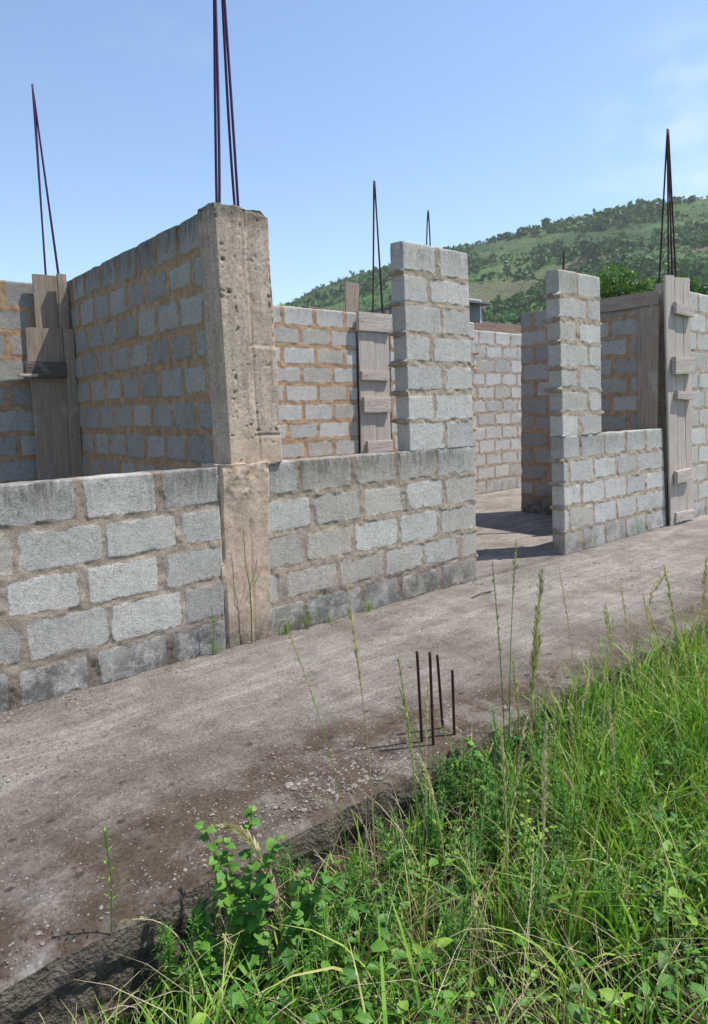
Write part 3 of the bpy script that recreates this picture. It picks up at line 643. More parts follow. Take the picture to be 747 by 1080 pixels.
# ------------------------------------------------------------------ grass and weeds (near)
def blades(n, x, y, z, h, w, var, lean=.35, seg=5, curl=1.0, twist=True):
    """n ribbons -> V,F,var"""
    az = RNG.uniform(0, 2*np.pi, n); ln = np.abs(RNG.normal(lean, lean*.5, n)); t = np.linspace(0, 1, seg+1)
    d = np.stack([np.cos(az), np.sin(az)], 1)
    hh = h[:, None]*(t-.22*ln[:, None]*curl*t**3*2); off = h[:, None]*ln[:, None]*(t**2)*1.2
    side = RNG.uniform(0, 2*np.pi, n); sd = np.stack([np.cos(side), np.sin(side)], 1)
    ww = w[:, None]*(np.sin(np.pi*np.clip(t*.86+.14, 0, 1))**.8)*.5
    P = np.zeros((n, seg+1, 2, 3))
    for s_, sg in enumerate((-1, 1)):
        P[:, :, s_, 0] = x[:, None]+d[:, :1]*off+sg*ww*sd[:, :1]; P[:, :, s_, 1] = y[:, None]+d[:, 1:]*off+sg*ww*sd[:, 1:]; P[:, :, s_, 2] = z[:, None]+hh
    base = (np.arange(n)*(seg+1)*2)[:, None]; k = np.arange(seg)[None]*2
    F = np.stack([base+k, base+k+1, base+k+3, base+k+2], -1).reshape(-1, 4)
    return P.reshape(-1, 3), F, np.repeat(var, (seg+1)*2)

def scatter(n, x0, x1, y0, y1, seed, thr=-.2, sc=1.6):
    X = []; Y = []
    while len(X) < n:
        x = RNG.uniform(x0, x1, n); y = RNG.uniform(y0, y1, n)
        k = fbm(x, y, seed, sc, 3) > thr+RNG.normal(0, .12, n); X += list(x[k]); Y += list(y[k])
    return np.array(X[:n]), np.array(Y[:n])

g = Geo()
def dens(x0, x1, y0, y1, n, h0, h1, w0, w1, vlo, vhi, seed, lean=.35, thr=-.25, clump=0):
    x, y = scatter(n if not clump else n//clump, x0, x1, y0, y1, seed, thr)
    if clump:
        x = np.repeat(x, clump)+RNG.normal(0, .018, len(x)*clump); y = np.repeat(y, clump)+RNG.normal(0, .018, len(y)*clump)
    y = np.minimum(y, edge_y(x)-.03); n = len(x)
    hm = 1+.35*fbm(x, y, seed+5, 1.1, 3)
    h = RNG.uniform(h0, h1, n)*hm; h = h*np.where((x < 2.15), np.clip(.30+(edge_y(x)-y)/.42, .3, 1.), 1.); w = RNG.uniform(w0, w1, n); var = np.clip(RNG.uniform(vlo, vhi, n)+.12*fbm(x, y, 3, 2, 2), 0, 1)
    V, F, v = blades(n, x, y, gz(x, y)-.01, h, w, var, lean); g.add(V, F, var=v)
# region close to the slab and the camera; wider apart further off
dens(.35, 6.0, .15, 2.0, 5200, .10, .28, .004, .009, .05, .7, 1, .5, -.3)
dens(1.0, 6.2, .15, 2.0, 4400, .28, .56, .007, .014, .15, .78, 14, .42, -.12, clump=8)
dens(.35, 1.3, 1.2, 2.0, 900, .16, .36, .004, .009, .1, .74, 15, .45, -.4, clump=6)
dens(2.2, 6.2, .15, 2.0, 4200, .34, .62, .005, .010, .2, .76, 2, .30, -.08, clump=9)
dens(.5, 2.0, .4, 1.95, 1500, .15, .40, .005, .011, .1, .7, 8, .4, -.1, clump=7)
dens(1.2, 6.5, .0, 2.0, 2000, .35, .66, .002, .004, .75, 1.0, 3, .3, -.4)
dens(6.0, 13., -.5, 2.0, 9000, .25, .55, .008, .016, .1, .75, 4, .4, -.3)
dens(-1.5, 6.0, -2.4, .3, 9000, .2, .5, .008, .014, .1, .75, 5, .45, -.3)
tag(g.build('grass', M_grass), 'dense green grass growing beside the slab edge', 'grass', kind='stuff')

def leaf(g, c, dirv, size, var, width=.6, nrm=(0, 0, 1), seg=4, droop=.25):
    """one pointed leaf, folded on its midrib"""
    d = np.array(dirv, float); d /= np.linalg.norm(d); n = np.array(nrm, float); s = np.cross(d, n); s /= np.linalg.norm(s)+1e-9; n = np.cross(s, d)
    t = np.linspace(0, 1, seg+1); prof = np.sin(np.pi*t**.75)*width*.5*size
    mid = np.array(c)+d*(t*size)[:, None]-np.array([0, 0, 1])*(droop*size*t**2)[:, None]
    L_ = mid+s*prof[:, None]+n*(.18*prof)[:, None]; R_ = mid-s*prof[:, None]+n*(.18*prof)[:, None]
    V = np.stack([L_, mid, R_], 1).reshape(-1, 3)
    F = []
    for k in range(seg):
        a = k*3; F += [(a, a+1, a+4, a+3), (a+1, a+2, a+5, a+4)]
    g.add(V, np.array(F), var=var)

# low leafy ground cover
g = Geo()
X, Y = scatter(900, .75, 5.5, .6, 1.99, 21, .02, 2.2)
for x, y in zip(X, Y):
    y = min(y, float(edge_y(x))-.03); z0 = float(gz(x, y)); h = RNG.uniform(.06, .36)*(1 if x > 2.1 else np.clip(.35+(2.0-y)/.4, .35, 1)); v = RNG.uniform(.1, .85)
    for k in range(RNG.integers(3, 8)):
        a = RNG.uniform(0, 6.28); zz = z0+h*RNG.uniform(.4, 1); q = RNG.uniform(.0, .05)
        leaf(g, (x+q*np.cos(a), y+q*np.sin(a), zz), (np.cos(a), np.sin(a), RNG.uniform(-.1, .5)), RNG.choice([.022, .035, .06])*RNG.uniform(.8, 1.2), np.clip(v+RNG.uniform(-.1, .1), 0, 1), RNG.uniform(.4, .7), (RNG.uniform(-.4, .4), RNG.uniform(-.4, .4), 1), 3)
tag(g.build('ground_cover', M_weed), 'low mixed leafy weeds between the grass blades', 'weeds', kind='stuff')
# dry stems and litter
g = Geo()
n = 2000; x, y = scatter(n, .4, 6, .4, 1.99, 31, -.6)
y = np.minimum(y, edge_y(x)-.02)
V, F, v = blades(n, x, y, gz(x, y)+RNG.uniform(0, .1, n), RNG.uniform(.12, .4, n), RNG.uniform(.002, .004, n), RNG.uniform(.4, 1, n), 1.1, 4); g.add(V, F, var=v)
tag(g.build('dry_grass', M_straw), 'dry straw coloured stems lying among the green grass', 'dry grass', kind='stuff')

def weed(kind, name, loc, h, label, group=None, seed=0, spread=1., nst=3):
    r = random.Random(seed); e = empty(name, loc, label, 'weed', group)
    gs = Geo(); gl = Geo()
    for s_ in range(nst):
        a = r.uniform(0, 6.28); L_ = h*r.uniform(.7, 1.); ln = r.uniform(.05, .3)*spread
        P = [(.01*math.cos(a)+ln*L_*t*t*math.cos(a), .01*math.sin(a)+ln*L_*t*t*math.sin(a), L_*t) for t in (0, .25, .5, .75, 1)]
        V, F = tube(P, [.0028, .0026, .0022, .0018, .001], 5); gs.add(V, F, var=.35)
        nl = int(L_*(70 if kind == 'broad' else 210 if kind == 'fine' else 55))
        for k in range(nl):
            t = .12+.88*(k+r.random())/nl; i = min(3, int(t*4)); f = t*4-i; c = [P[i][q]*(1-f)+P[i+1][q]*f for q in range(3)]
            b = r.uniform(0, 6.28)
            if kind == 'broad': leaf(gl, c, (math.cos(b), math.sin(b), r.uniform(-.1, .5)), r.uniform(.035, .068)*(1.15-.5*t), r.uniform(.35, .8), .85, (r.uniform(-.5, .5), r.uniform(-.7, .2), 1), 5, .3)
            elif kind == 'fine': leaf(gl, c, (math.cos(b), math.sin(b), r.uniform(.2, 1.1)), r.uniform(.025, .06)*(1.1-.5*t), r.uniform(.3, .75), .14, (0, 0, 1), 2, .1)
            else: leaf(gl, c, (math.cos(b), math.sin(b), r.uniform(.0, .8)), r.uniform(.018, .032), r.uniform(.75, 1.), .6, (r.uniform(-.4, .4), r.uniform(-.4, .4), 1), 3, .2)
    gs.build('stem', M_weed, e); gl.build('foliage', M_weed, e, smooth=False); return e
def W_(kind, name, x, y, h, label, group=None, seed=0, **k): return weed(kind, name, (x, y, float(gz(x, y))-.01), h, label, group, seed, **k)
W_('broad', 'broadleaf_weed', 1.00, 1.80, .60, 'tall broad leaved weed leaning over slab edge at the bottom left', seed=1, nst=4)
W_('broad', 'broadleaf_weed', 1.13, 1.74, .42, 'leafy weed with wide pale leaves at the bottom left of grass', seed=2, nst=5, spread=1.6)
W_('broad', 'broadleaf_weed', .88, 1.84, .36, 'small yellowish broad leaved weed at the left end of the grass', seed=3, nst=3)
W_('broad', 'broadleaf_weed', 2.35, 1.90, .42, 'broad leaved weed against the slab edge right of the starter bars', seed=4, nst=4)
W_('broad', 'broadleaf_weed', 3.0, 1.86, .40, 'round leaved weed on the slab edge below the thick grass plume', seed=5, nst=4)
for i, (x, y, h) in enumerate(((1.2, 1.62, .36), (1.5, 1.35, .42), (1.75, 1.5, .48), (1.95, 1.3, .46), (2.15, 1.85, .46), (2.35, 1.5, .5), (2.6, 1.35, .5), (2.9, 1.3, .5), (3.3, 1.5, .52), (1.62, 1.72, .42), (1.85, 1.80, .50), (2.05, 1.62, .52), (2.45, 1.66, .50), (2.25, 1.40, .48), (2.75, 1.55, .52), (3.1, 1.7, .5), (3.5, 1.75, .5), (1.35, 1.55, .4), (.82, 1.83, .30), (2.6, 1.82, .46), (4.0, 1.7, .5), (1.42, 1.72, .36), (2.08, 1.92, .46), (2.22, 1.75, .52), (2.5, 1.93, .5), (2.75, 1.9, .52), (3.2, 1.92, .5), (3.7, 1.9, .5), (1.78, 1.25, .44), (2.0, 1.1, .44), (1.05, 1.5, .34))):
    W_('fine', 'feathery_weed', x, y, h, 'bright green feathery weed with needle fine leaves in the grass', 'feathery weeds in the grass', seed=40+i, nst=7, spread=.8)
for i, (x, y, h) in enumerate(((.78, 1.9, .36), (.92, 1.92, .36), (1.25, 1.9, .36))): W_('fine', 'feathery_weed', x, y, h, 'bright green feathery weed with needle fine leaves in the grass', 'feathery weeds in the grass', seed=90+i, nst=7, spread=.9)
W_('small', 'yellow_weed', 2.03, 1.50, .40, 'yellow green small leaved weed clump amid the green grass', seed=70, nst=7, spread=1.5)
# weeds on the foot of the walls
def tuft(name, loc, h, n, label, grp=None, seed=0):

    st = np.random.default_rng(seed); g = Geo(); x = st.normal(0, .025, n); y = -np.abs(st.normal(0, .012, n))
    V, F, v = blades(n, x, y, np.zeros(n), st.uniform(.4, 1, n)*h, st.uniform(.002, .005, n), st.uniform(.2, .6, n), .35); g.add(V, F, var=v)
    return tag(g.build(name, M_grass, loc=loc), label, 'grass tuft', grp)
for i, (x, h, n, lb) in enumerate(((2.62, .16, 26, 'grass tuft at the foot of low wall just right of tan column'), (2.80, .20, 22, 'grass tuft at wall foot, second to the right of the tan column'), (2.99, .12, 18, 'small grass tuft at the low wall foot left of drooping stalk'),
                                   (3.42, .14, 24, 'green tuft at the foot of low wall halfway to the doorway'), (2.05, .16, 20, 'sparse tuft at the wall foot just left of the tan column'), (7.75, .45, 16, 'grass tuft at the foot of low wall near the timber clad post'), (6.75, .35, 14, 'grass tuft at the foot of the wall right of doorway'))):
    tuft('grass_tuft', (x, 3.965, .0), h, n, lb, seed=i)

def stalk(name, base, tip, label, head=.3, plume=.012, bend=.0, var=.5, r=.003, seed=0, thick=1.25, group='tall seeding grass stalks'):
    """grass culm from base to tip (world points) with a seed head on its last part"""
    q = random.Random(seed); b = np.array(base, float); t_ = np.array(tip, float)-b
    e = empty(name, tuple(b), label, 'grass stalk', group)
    t = np.linspace(0, 1, 15); L_ = np.linalg.norm(t_)
    P = t_*t[:, None]; P[:, 2] += bend*L_*np.sin(np.pi*t**1.6); P[:, :2] -= t_[:2]*(np.sin(np.pi*t)*.35)[:, None]
    g1 = Geo(); V, F = tube(P, r*(1.2-t*.8), 5); g1.add(V, F, var=var)
    for k in range(3):   # blades sheathing the culm
        i = 1+2*k; a = q.uniform(0, 6.28); Lb = .16*L_*q.uniform(.8, 1.6)
        V, F, v = blades(1, np.array([P[i][0]]), np.array([P[i][1]]), np.array([P[i][2]]), np.array([Lb]), np.array([.006]), np.array([var]), .6); g1.add(V, F, var=v*0+max(0, var-.25))
    g1.build('stem', M_straw if var > .45 else M_grass, e)
    g2 = Geo(); n = int(150*head*thick)
    for k in range(n):
        tt = 1-head*(k/n); i = min(13, int(tt*14)); f = tt*14-i; c = P[i]*(1-f)+P[i+1]*f; dr = P[i+1]-P[i]; dr = dr/np.linalg.norm(dr)
        o = np.array([q.gauss(0, 1), q.gauss(0, 1), q.gauss(0, .5)]); o /= np.linalg.norm(o)
        wd = plume*(.35+.65*math.sin(math.pi*min(1, (1-tt)/head*.8+.1)))
        leaf(g2, c, dr*1.1+o*.5, wd*q.uniform(1.4, 2.9), q.uniform(max(0, var-.2), min(1, var+.35)), .28, o[[1, 0, 2]]+.01, 2, .05)
    g2.build('seed_head', M_straw, e)
    return e
def SK(i, x, y, tx, ty, tz, label, **k): stalk('grass_stalk', (x, y, float(gz(x, min(y, 1.98)))), (tx, ty, tz), label, seed=i, **k)
SK(1, 1.50, 1.74, 1.44, 1.78, .99, 'tall straw coloured stalk with pointed seed head in front of the low wall', head=.30, plume=.016, var=.6)
SK(2, 2.24, 1.72, 2.26, 1.80, .96, 'slender upright green stalk standing before the doorway', head=.45, plume=.010, var=.15, bend=0)
SK(3, 2.42, 1.72, 2.62, 1.8, .84, 'thickest brush like seed plume, right of the four starter bars', head=.62, plume=.026, var=.55, thick=2.4, r=.003)
SK(4, 1.50, 1.50, 1.47, 1.56, .80, 'long pale stalk rising left of the starter bars from the bottom', head=.35, plume=.014, var=.4, thick=1.2)
SK(5, 3.48, 1.78, 3.98, 1.82, .62, 'arching stalk whose seed head curves over to the right', head=.4, plume=.020, var=.75, bend=.16, thick=1.4)
SK(6, 4.25, 1.75, 4.42, 1.8, .62, 'tall stalk with loose head near the right photo edge', head=.5, plume=.018, var=.5)
SK(7, 2.9, 1.78, 2.84, 1.85, .82, 'thin reddish stalk right of the doorway pier foot', head=.3, plume=.010, var=.7)
SK(8, 3.22, 1.76, 3.22, 1.82, .56, 'short stalk with small feathery tip in the middle of the right slab', head=.3, plume=.014, var=.6)
SK(9, 1.36, 1.72, 1.18, 1.8, .95, 'faint thin drooping stalk in front of the low wall left part', head=.28, plume=.009, var=.45, r=.0015)
SK(10, 3.9, 1.72, 3.84, 1.8, .66, 'stalk with narrow head left of the arching one', head=.45, plume=.016, var=.4)
SK(11, 3.38, 1.74, 3.35, 1.8, .64, 'pale feathery stalk before the sill wall right of the doorway', head=.35, plume=.014, var=.75)
SK(12, 2.40, 1.82, 2.50, 1.85, 1.0, 'nodding stalk whose tip hooks over beside the doorway', head=.25, plume=.014, var=.35, bend=.06)
SK(13, 1.75, 1.2, 1.85, 1.25, .55, 'pale stalk low in the foreground grass', head=.4, plume=.018, var=.8, thick=1.4)
SK(14, 2.9, 1.1, 3.15, 1.2, .35, 'brown stalk leaning right in the foreground grass at right', head=.5, plume=.018, var=.85, thick=1.5, bend=.1)
SK(15, 1.10, 1.74, .98, 1.98, .22, 'straw plume nodding left over the slab edge by the leafy weed', head=.7, plume=.018, var=.7, thick=1.6, bend=.25)
SK(16, .84, 1.86, .66, 1.98, .05, 'dry bent straw at the left end of the grass', head=.2, plume=.01, var=.9, bend=.2)
SK(17, 4.75, 1.74, 4.95, 1.8, .6, 'tall stalk partly cut by the right photo edge', head=.5, plume=.018, var=.55)
SK(18, 1.72, 1.62, 1.60, 1.70, .62, 'short leaning green stalk just left of the starter bars', head=.3, plume=.01, var=.2)
for k in range(34):
    x = 1.7+.10*k+RNG.uniform(-.1, .1); y = RNG.uniform(1.2, 1.85)
    SK(30+k, x, y, x+RNG.uniform(-.12, .2), y+.05, RNG.uniform(.05, .62), 'medium height seeding stalk rising out of the dense green grass', head=.4, plume=.013, var=float(RNG.uniform(.3, .95)), thick=1.2, bend=.04, group='medium stalks in the grass')
# single green weed in front of the tan column
ew = empty('forked_weed', (2.33, 3.955, 0), 'thin green forked weed growing up the face of tan column', 'weed')
g = Geo()
for P, r_ in (([(0, 0, 0), (.0, -.01, .25), (-.005, -.01, .42)], .004), ([(-.005, -.01, .42), (-.03, -.01, .6), (-.035, -.01, .82)], .0025), ([(-.005, -.01, .42), (.04, -.015, .52), (.06, -.01, .60)], .0025), ([(-.005, -.01, .40), (.03, -.02, .44), (.075, -.01, .50)], .002), ([(0, -.01, .41), (-.02, -.02, .5), (-.025, -.01, .56)], .002)):
    V, F = tube(P, r_, 6); g.add(V, F, var=.3)
g.build('stem', M_grass, ew)
for (x, y, h, lb) in ((2.03, 3.95, .36, 'thin green weed with small fork left of the tan column'), (.64, 2.02, .34, 'lone green sprig on slab near the bottom left')):
    e = empty('slender_weed', (x, y, 0), lb, 'weed'); g = Geo()
    V, F = tube([(0, 0, 0), (.01, 0, h*.5), (0, 0, h)], .0025, 5); g.add(V, F, var=.3)
    for k in range(12): leaf(g, (0, 0, h*(.3+.06*k)), (math.cos(k*2.4), math.sin(k*2.4), .8), .035, .5, .2, (0, 0, 1), 2)
    g.build('stem', M_grass, e)

# ------------------------------------------------------------------ hill
AZ = [-30, 0, 12, 22, 31.95, 34.98, 37.08, 40.44, 43.22, 48.63, 51.39, 53.12, 55.34, 57.15, 59.2, 61.67, 63.54, 67.36, 75, 90, 110, 140]
EL = [.5, 2., 4.5, 6.2, 7.9, 9.0, 10.1, 11.1, 11.6, 12.6, 12.85, 13.15, 13.6, 14.1, 14.3, 14.7, 14.8, 14.7, 14.6, 13, 9, 3]
R0, R1 = 200., 640.
def hillz(az, r):
    el = np.interp(az, AZ, EL); Zr = np.tan(np.radians(el))*R1; t = np.clip((r-R0)/(R1-R0), 0, 1)
    prof = np.where(r < R1, t**1.25*(1-.0*t), 1-.25*sstep(R1, 740, r))
    x = r*np.sin(np.radians(az)); y = r*np.cos(np.radians(az))
    amp = sstep(R0, R0+150, r)
    return Zr*prof+amp*(9*fbm(x, y, 0, 1/140., 4)+2.5*fbm(x, y, 5, 1/22., 3))*np.clip(Zr/60, 0, 1)+GZ-.3, x, y
def hill():
    az = np.arange(-30, 140.1, .3); r = np.concatenate([np.linspace(R0-15, R1, 120), np.linspace(R1+8, 735, 12)])
    A, R = np.meshgrid(az, r, indexing='ij'); Z, X, Y = hillz(A, R)
    bare = sstep(.36, .55, fbm(X, Y, 9, 1/95., 4)+.16*fbm(X, Y, 2, 1/30., 3))*.75
    # the bare brown strip climbing to the right, measured in metres along the slope
    t = (R-R0)/(R1-R0)
    for a0, t0, a1, t1, wd in ((48.5, .42, 61.5, .72, .055), (52, .36, 58, .48, .05), (66, .62, 72, .7, .05)):
        f = np.clip((A-a0)/(a1-a0), 0, 1); dd = np.abs(t-(t0+(t1-t0)*f))+.03*fbm(X, Y, 4, 1/25., 3); on = sstep(a0-1.5, a0+1, A)*sstep(a1+1.5, a1-1, A)
        bare = np.maximum(bare, on*sstep(wd, wd*.5, dd))
    nx, ny = X.shape; i, j = np.meshgrid(np.arange(nx-1), np.arange(ny-1), indexing='ij')
    F = np.stack([i*ny+j, i*ny+j+1, (i+1)*ny+j+1, (i+1)*ny+j], -1).reshape(-1, 4)
    n = NT('hill_scrub_ground'); b = n.attr('bare')
    lo = n.noise(.012, 8, .66); md = n.noise(.07, 6, .7); fi = n.noise(.4, 4, .7)
    c = n.mix(n.rng(lo, .42, .58), (.018, .060, .014), (.078, .170, .032))
    c = n.mix(n.rng(md, .45, .62, 0, .7), c, (.020, .060, .012)); c = n.mix(n.rng(fi, .5, .68, 0, .5), c, (.10, .18, .03))
    c = n.mix(n.math('MULTIPLY', b, n.rng(fi, .2, .6), clamp=True), c, n.mix(n.noise(.2, 4), (.12, .085, .05), (.18, .14, .085)))
    m = n.done(c, n.bump(n.math('ADD', md, fi), 1., 3.))
    tag(mesh('hill', np.stack([X, Y, Z], -1).reshape(-1, 3), F, m, None, dict(bare=bare.ravel()), smooth=True), kind='structure')
hill()
def crown(g, c, rad_, n, leafs, squash=.8, lo=0., hi=1., clumps=7):
    """leaf faces clustered in uneven clumps through a crown volume"""
    cs = [np.array([RNG.normal(0, .42), RNG.normal(0, .42), RNG.uniform(-.45, .7)*squash])*rad_ for _ in range(clumps)]
    cr = [rad_*RNG.uniform(.28, .55) for _ in cs]; k = RNG.integers(0, clumps, n)
    o = RNG.normal(0, 1, (n, 3)); o /= np.linalg.norm(o, axis=1)[:, None]; o *= RNG.uniform(.45, 1.05, (n, 1))
    P = np.array(cs)[k]+o*np.array(cr)[k][:, None]*np.array([1, 1, .8])+np.array(c)
    u = RNG.normal(0, 1, (n, 3)); u /= np.linalg.norm(u, axis=1)[:, None]; v = np.cross(u, RNG.normal(0, 1, (n, 3))); v /= np.linalg.norm(v, axis=1)[:, None]
    s = leafs*RNG.uniform(.6, 1.3, (n, 1)); V = np.stack([P-u*s, P+v*s*.55, P+u*s, P-v*s*.55], 1).reshape(-1, 3)
    F = np.arange(n*4).reshape(-1, 4); tone = RNG.uniform(0, 1, clumps)
    g.add(V, F, var=np.repeat(np.clip(lo+(hi-lo)*tone[k]+RNG.uniform(-.15, .15, n), 0, 1), 4))
def tree(name, loc, h, rad_, n, leafs, mat, label, group=None, parts=True, **k):
    e = empty(name, loc, label, 'tree', group); gc = Geo(); crown(gc, (0, 0, h-rad_*.75), rad_, n, leafs, **k)
    gc.build('crown', mat, e); gt = Geo(); V, F = tube([(0, 0, -.5), (.03*h, 0, h*.3), (0, .02*h, h*.6), (0, 0, h*.8)], [h*.03, h*.024, h*.015, h*.006], 7); gt.add(V, F)
    if parts:
        for q in range(5):
            a = q*1.3; V, F = tube([(0.01*h, 0, h*.4), (rad_*.35*math.cos(a), rad_*.35*math.sin(a), h*.62), (rad_*.6*math.cos(a), rad_*.6*math.sin(a), h*.75)], [h*.012, h*.008, h*.003], 5); gt.add(V, F)
    gt.build('trunk', M_bark, e); return e
# scrub covering the slope: one mass
g = Geo()
n = 15000; a = RNG.uniform(28, 75, n); t = RNG.uniform(.05, 1.0, n)**.8; R = R0+t*(R1-R0)
z, x, y = hillz(a, R); k = fbm(x, y, 9, 1/95., 4) < .40+RNG.normal(0, .08, n); k &= fbm(x, y, 33, 1/60., 4) > -.02+RNG.normal(0, .07, n)
for xx, yy, zz in zip(x[k], y[k], z[k]):
    s_ = RNG.uniform(1.2, 4.6); crown(g, (xx, yy, zz+s_*.35), s_, 12, s_*.62, .7, clumps=3)
tag(g.build('scrub', M_scrub), 'mixed green scrub covering the far hillside', 'scrub', kind='stuff')
g = Geo(); n = 17000; a = RNG.uniform(28, 75, n); t = RNG.uniform(.03, 1.0, n)**.8; R = R0+t*(R1-R0)
z, x, y = hillz(a, R); k = fbm(x, y, 9, 1/95., 4) < .36+RNG.normal(0, .06, n); k &= fbm(x, y, 55, 1/25., 4) > -.12+RNG.normal(0, .10, n)
for xx, yy, zz in zip(x[k], y[k], z[k]):
    s_ = RNG.uniform(.5, 1.5); crown(g, (xx, yy, zz+s_*.25), s_, 6, s_*.75, .6, lo=.35, hi=1., clumps=2)
tag(g.build('low_scrub', M_scrub), 'light green low bushes and grass tussocks on the far hillside', 'scrub', kind='stuff')
for i in range(120):
    az_ = 31.5+37.*(i+RNG.random())/120; ridge = i % 2 == 0
    r_ = (R1-RNG.uniform(0, 12)) if ridge else R0+(R1-R0)*RNG.uniform(.25, .95)
    z, x, y = hillz(np.array([az_]), np.array([r_])); s_ = RNG.uniform(1.8, 3.4) if ridge else RNG.uniform(2.5, 5.)
    if i in (33, 51, 78): s_ = 6.
    tree('hillside_tree', (float(x[0]), float(y[0]), float(z[0])-.8), s_*1.7, s_, 170, s_*.17, M_hilltree,
         'small dark tree on the skyline ridge of the far hill' if ridge else 'small dark tree scattered on the slope of the far hill', 'trees on the skyline ridge' if ridge else 'trees on the hill slope', parts=False, clumps=5, squash=.7)
z, x, y = hillz(np.array([59.15]), np.array([R0+(R1-R0)*.66]))
tree('hillside_tree', (float(x[0]), float(y[0]), float(z[0])-1), 15, 8., 700, 1.0, M_hilltree, 'larger round dark tree standing alone beside brown bare strip on the hill', clumps=8)

# leafy trees just beyond the building on the right
for (x, y, h, r_, lb, sd) in ((29.2, 15.2, 7.4, 1.8, 'leafy green tree behind the timber board, left of the timber clad post', 1), (32.2, 14.8, 7.7, 2.0, 'leafy green tree directly behind the right timber post', 2), (35.6, 14.9, 7.9, 2.2, 'leafy green tree rising over the wall at the right photo edge', 3), (39.6, 14.9, 8.2, 2.4, 'leafy green tree just outside the right photo edge', 4)):
    tree('leafy_tree', (x, y, GZ-.1), h, r_, 5200, .115, M_tree, lb, 'leafy trees beyond the right wall', clumps=14, squash=1.)
# palm and pointed green plant over the rear wall
def at(az_, d): return (d*math.sin(rad(az_)), d*math.cos(rad(az_)))
px_, py_ = at(33.4, 38)
pe = empty('palm_tree', (px_, py_, GZ-.1), 'distant palm tree whose frond tips show above the sunlit rear wall', 'tree')
V, F = tube([(0, 0, 0), (.2, 0, 3), (.1, .1, 7.1)], [.22, .17, .13], 9); mesh('trunk', V, F, M_bark, pe)
g = Geo()
for k in range(15):
    a = k*2.4; el = .9-.09*k; P = []
    for t in np.linspace(0, 1, 9): P.append((1.6*t*math.cos(a), 1.6*t*math.sin(a), 7.1+1.3*el*t-1.3*t*t*(1-el*.35)))
    V, F = tube(P, .02, 4); g.add(V, F, var=.6)
    for i in range(1, 9):
        for sd in (-1, 1):
            leaf(g, P[i], (math.cos(a)*.5-sd*math.sin(a), math.sin(a)*.5+sd*math.cos(a), -.35), .5*(1.15-i/10), RNG.uniform(.3, .8), .12, (0, 0, 1), 2, .3)
g.build('crown', M_tree, pe)
px_, py_ = at(36.15, 36)
pe = empty('banana_plant', (px_, py_, GZ-.1), 'bright green pointed leaf tip showing above sunlit rear wall, right of the palm', 'plant'); g = Geo()
for k in range(7):
    a = k*2.1; up = 1.5 if k == 0 else .8
    leaf(g, (0, 0, 4.6 if k == 0 else 4.2), (.12*math.cos(a)*(1 if k == 0 else 4), .12*math.sin(a)*(1 if k == 0 else 4), up), 3.35 if k == 0 else 2.2, .9 if k == 0 else .6, .2, (.5, -1, .2), 6, .05 if k == 0 else .4)
g.build('foliage', M_weed, pe); V, F = tube([(0, 0, 0), (0, 0, 4.7)], [.16, .08], 8); mesh('stem', V, F, M_weed, pe, dict(var=np.full(len(V), .4)))

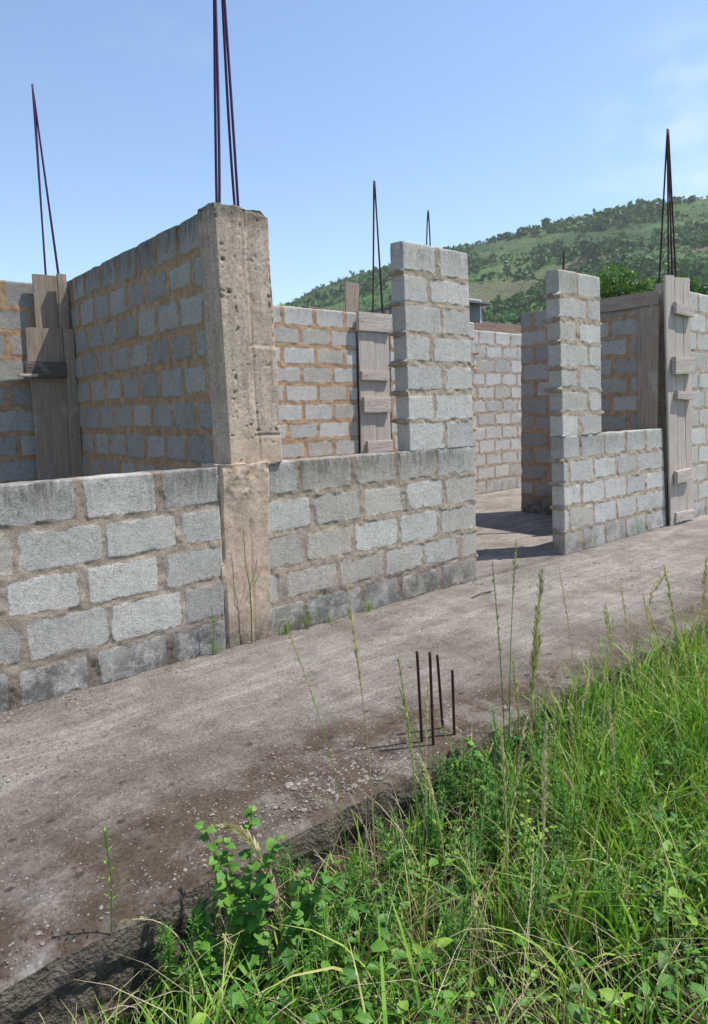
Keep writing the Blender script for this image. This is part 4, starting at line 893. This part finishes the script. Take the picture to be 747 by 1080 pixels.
# ------------------------------------------------------------------ neighbouring houses
def bx(g, x0, x1, y0, y1, z0, z1):
    V = [(x, y, z) for x in (x0, x1) for y in (y0, y1) for z in (z0, z1)]
    g.add(V, np.array([(0, 1, 3, 2), (4, 6, 7, 5), (0, 4, 5, 1), (2, 3, 7, 6), (0, 2, 6, 4), (1, 5, 7, 3)]))
def house(loc, L_, D, H, roofh, roofm, label, wallm=M_plaster, ov=.5, rz=0.):
    e = empty('house', loc, label, 'house', None, rz); g = Geo(); bx(g, 0, L_, 0, D, 0, H); g.build('wall', wallm, e)
    g = Geo(); n = 40; xs = np.linspace(-ov, L_+ov, n*4+1)   # corrugated sheets, two slopes
    for sgn in (0, 1):
        V = []; 
        for x in xs:
            wv = .02*math.sin(x*2*math.pi/.25)
            for t in (0, 1):
                yy = -ov+(D/2+ov)*t if sgn == 0 else D+ov-(D/2+ov)*t; V.append((x, yy, H-.05+roofh*t+wv))
        V = np.array(V); F = np.array([(2*i, 2*i+2, 2*i+3, 2*i+1) for i in range(len(xs)-1)]); g.add(V, F); g.add(V-np.array([0, 0, .03]), F[:, ::-1])
    rf = g.build('roof', roofm, e)
    g = Geo(); bx(g, -ov, L_+ov, -ov-.03, -ov-.002, H-.22, H-.02); g.build('fascia', M_fascia, e)
    for k in range(2):
        g = Geo(); x = L_*(.25+.5*k); bx(g, x-.5, x+.5, -.04, .02, H-1.6, H-.6); w_ = g.build('window', M_fascia, e)
        g = Geo(); bx(g, x-.42, x+.42, -.05, -.042, H-1.52, H-.68); g.build('pane', M_roof_brown, w_)
    return e
hx, hy = at(39.0, 34); house((hx, hy, GZ-.1), 2.6, 5, 6.75, .75, M_roof_brown, 'house with low rusty brown roof peeping over the sunlit rear wall')
house((15.5, 14.6, GZ-.1), 8.4, 4.5, 4.35, .95, M_roof_brown, 'house with brown roof beyond the far wall, seen through the doorway gap')
house((23.0, 18.5, GZ-.1), 8.5, 5, 4.7, 1.2, M_roof_pink, 'house with pinkish red roof beyond the far wall')
# grey metal shade box sticking out right of the first pier
se = empty('roof_corner', (11.36, 11.7, GZ-.1), 'grey metal roof corner with white edge just right of the first pier', 'shed')
g = Geo(); bx(g, 1.3, 2.2, .15, 3, 0, 4.2); g.build('wall', M_plaster, se)
g = Geo(); bx(g, 1.1, 2.88, 0, 3.2, 4.25, 4.68); g.build('fascia', M_fascia, se)
g = Geo(); bx(g, 2.88, 2.94, -.01, .05, 4.22, 4.80); bx(g, 1.1, 2.94, -.012, .05, 4.80, 4.83); g.build('trim', M_trim, se)
g = Geo(); bx(g, 1.05, 3.1, -.25, 3.3, 4.684, 4.72); g.build('roof_sheet', M_fascia, se)

# ------------------------------------------------------------------ haze
g = Geo(); bx(g, -760, 760, -760, 760, -1.8, 185)
hm = bpy.data.materials.new('haze'); hm.use_nodes = True; t = hm.node_tree; t.nodes.clear(); o_ = t.nodes.new('ShaderNodeOutputMaterial'); v_ = t.nodes.new('ShaderNodeVolumePrincipled')
v_.inputs['Color'].default_value = (.93, .96, 1., 1); v_.inputs['Density'].default_value = .00017; v_.inputs['Anisotropy'].default_value = .2; t.links.new(v_.outputs[0], o_.inputs['Volume'])
tag(g.build('haze', hm), 'thin pale air haze over the whole valley', 'haze', kind='stuff')
S.cycles.volume_max_steps = 32
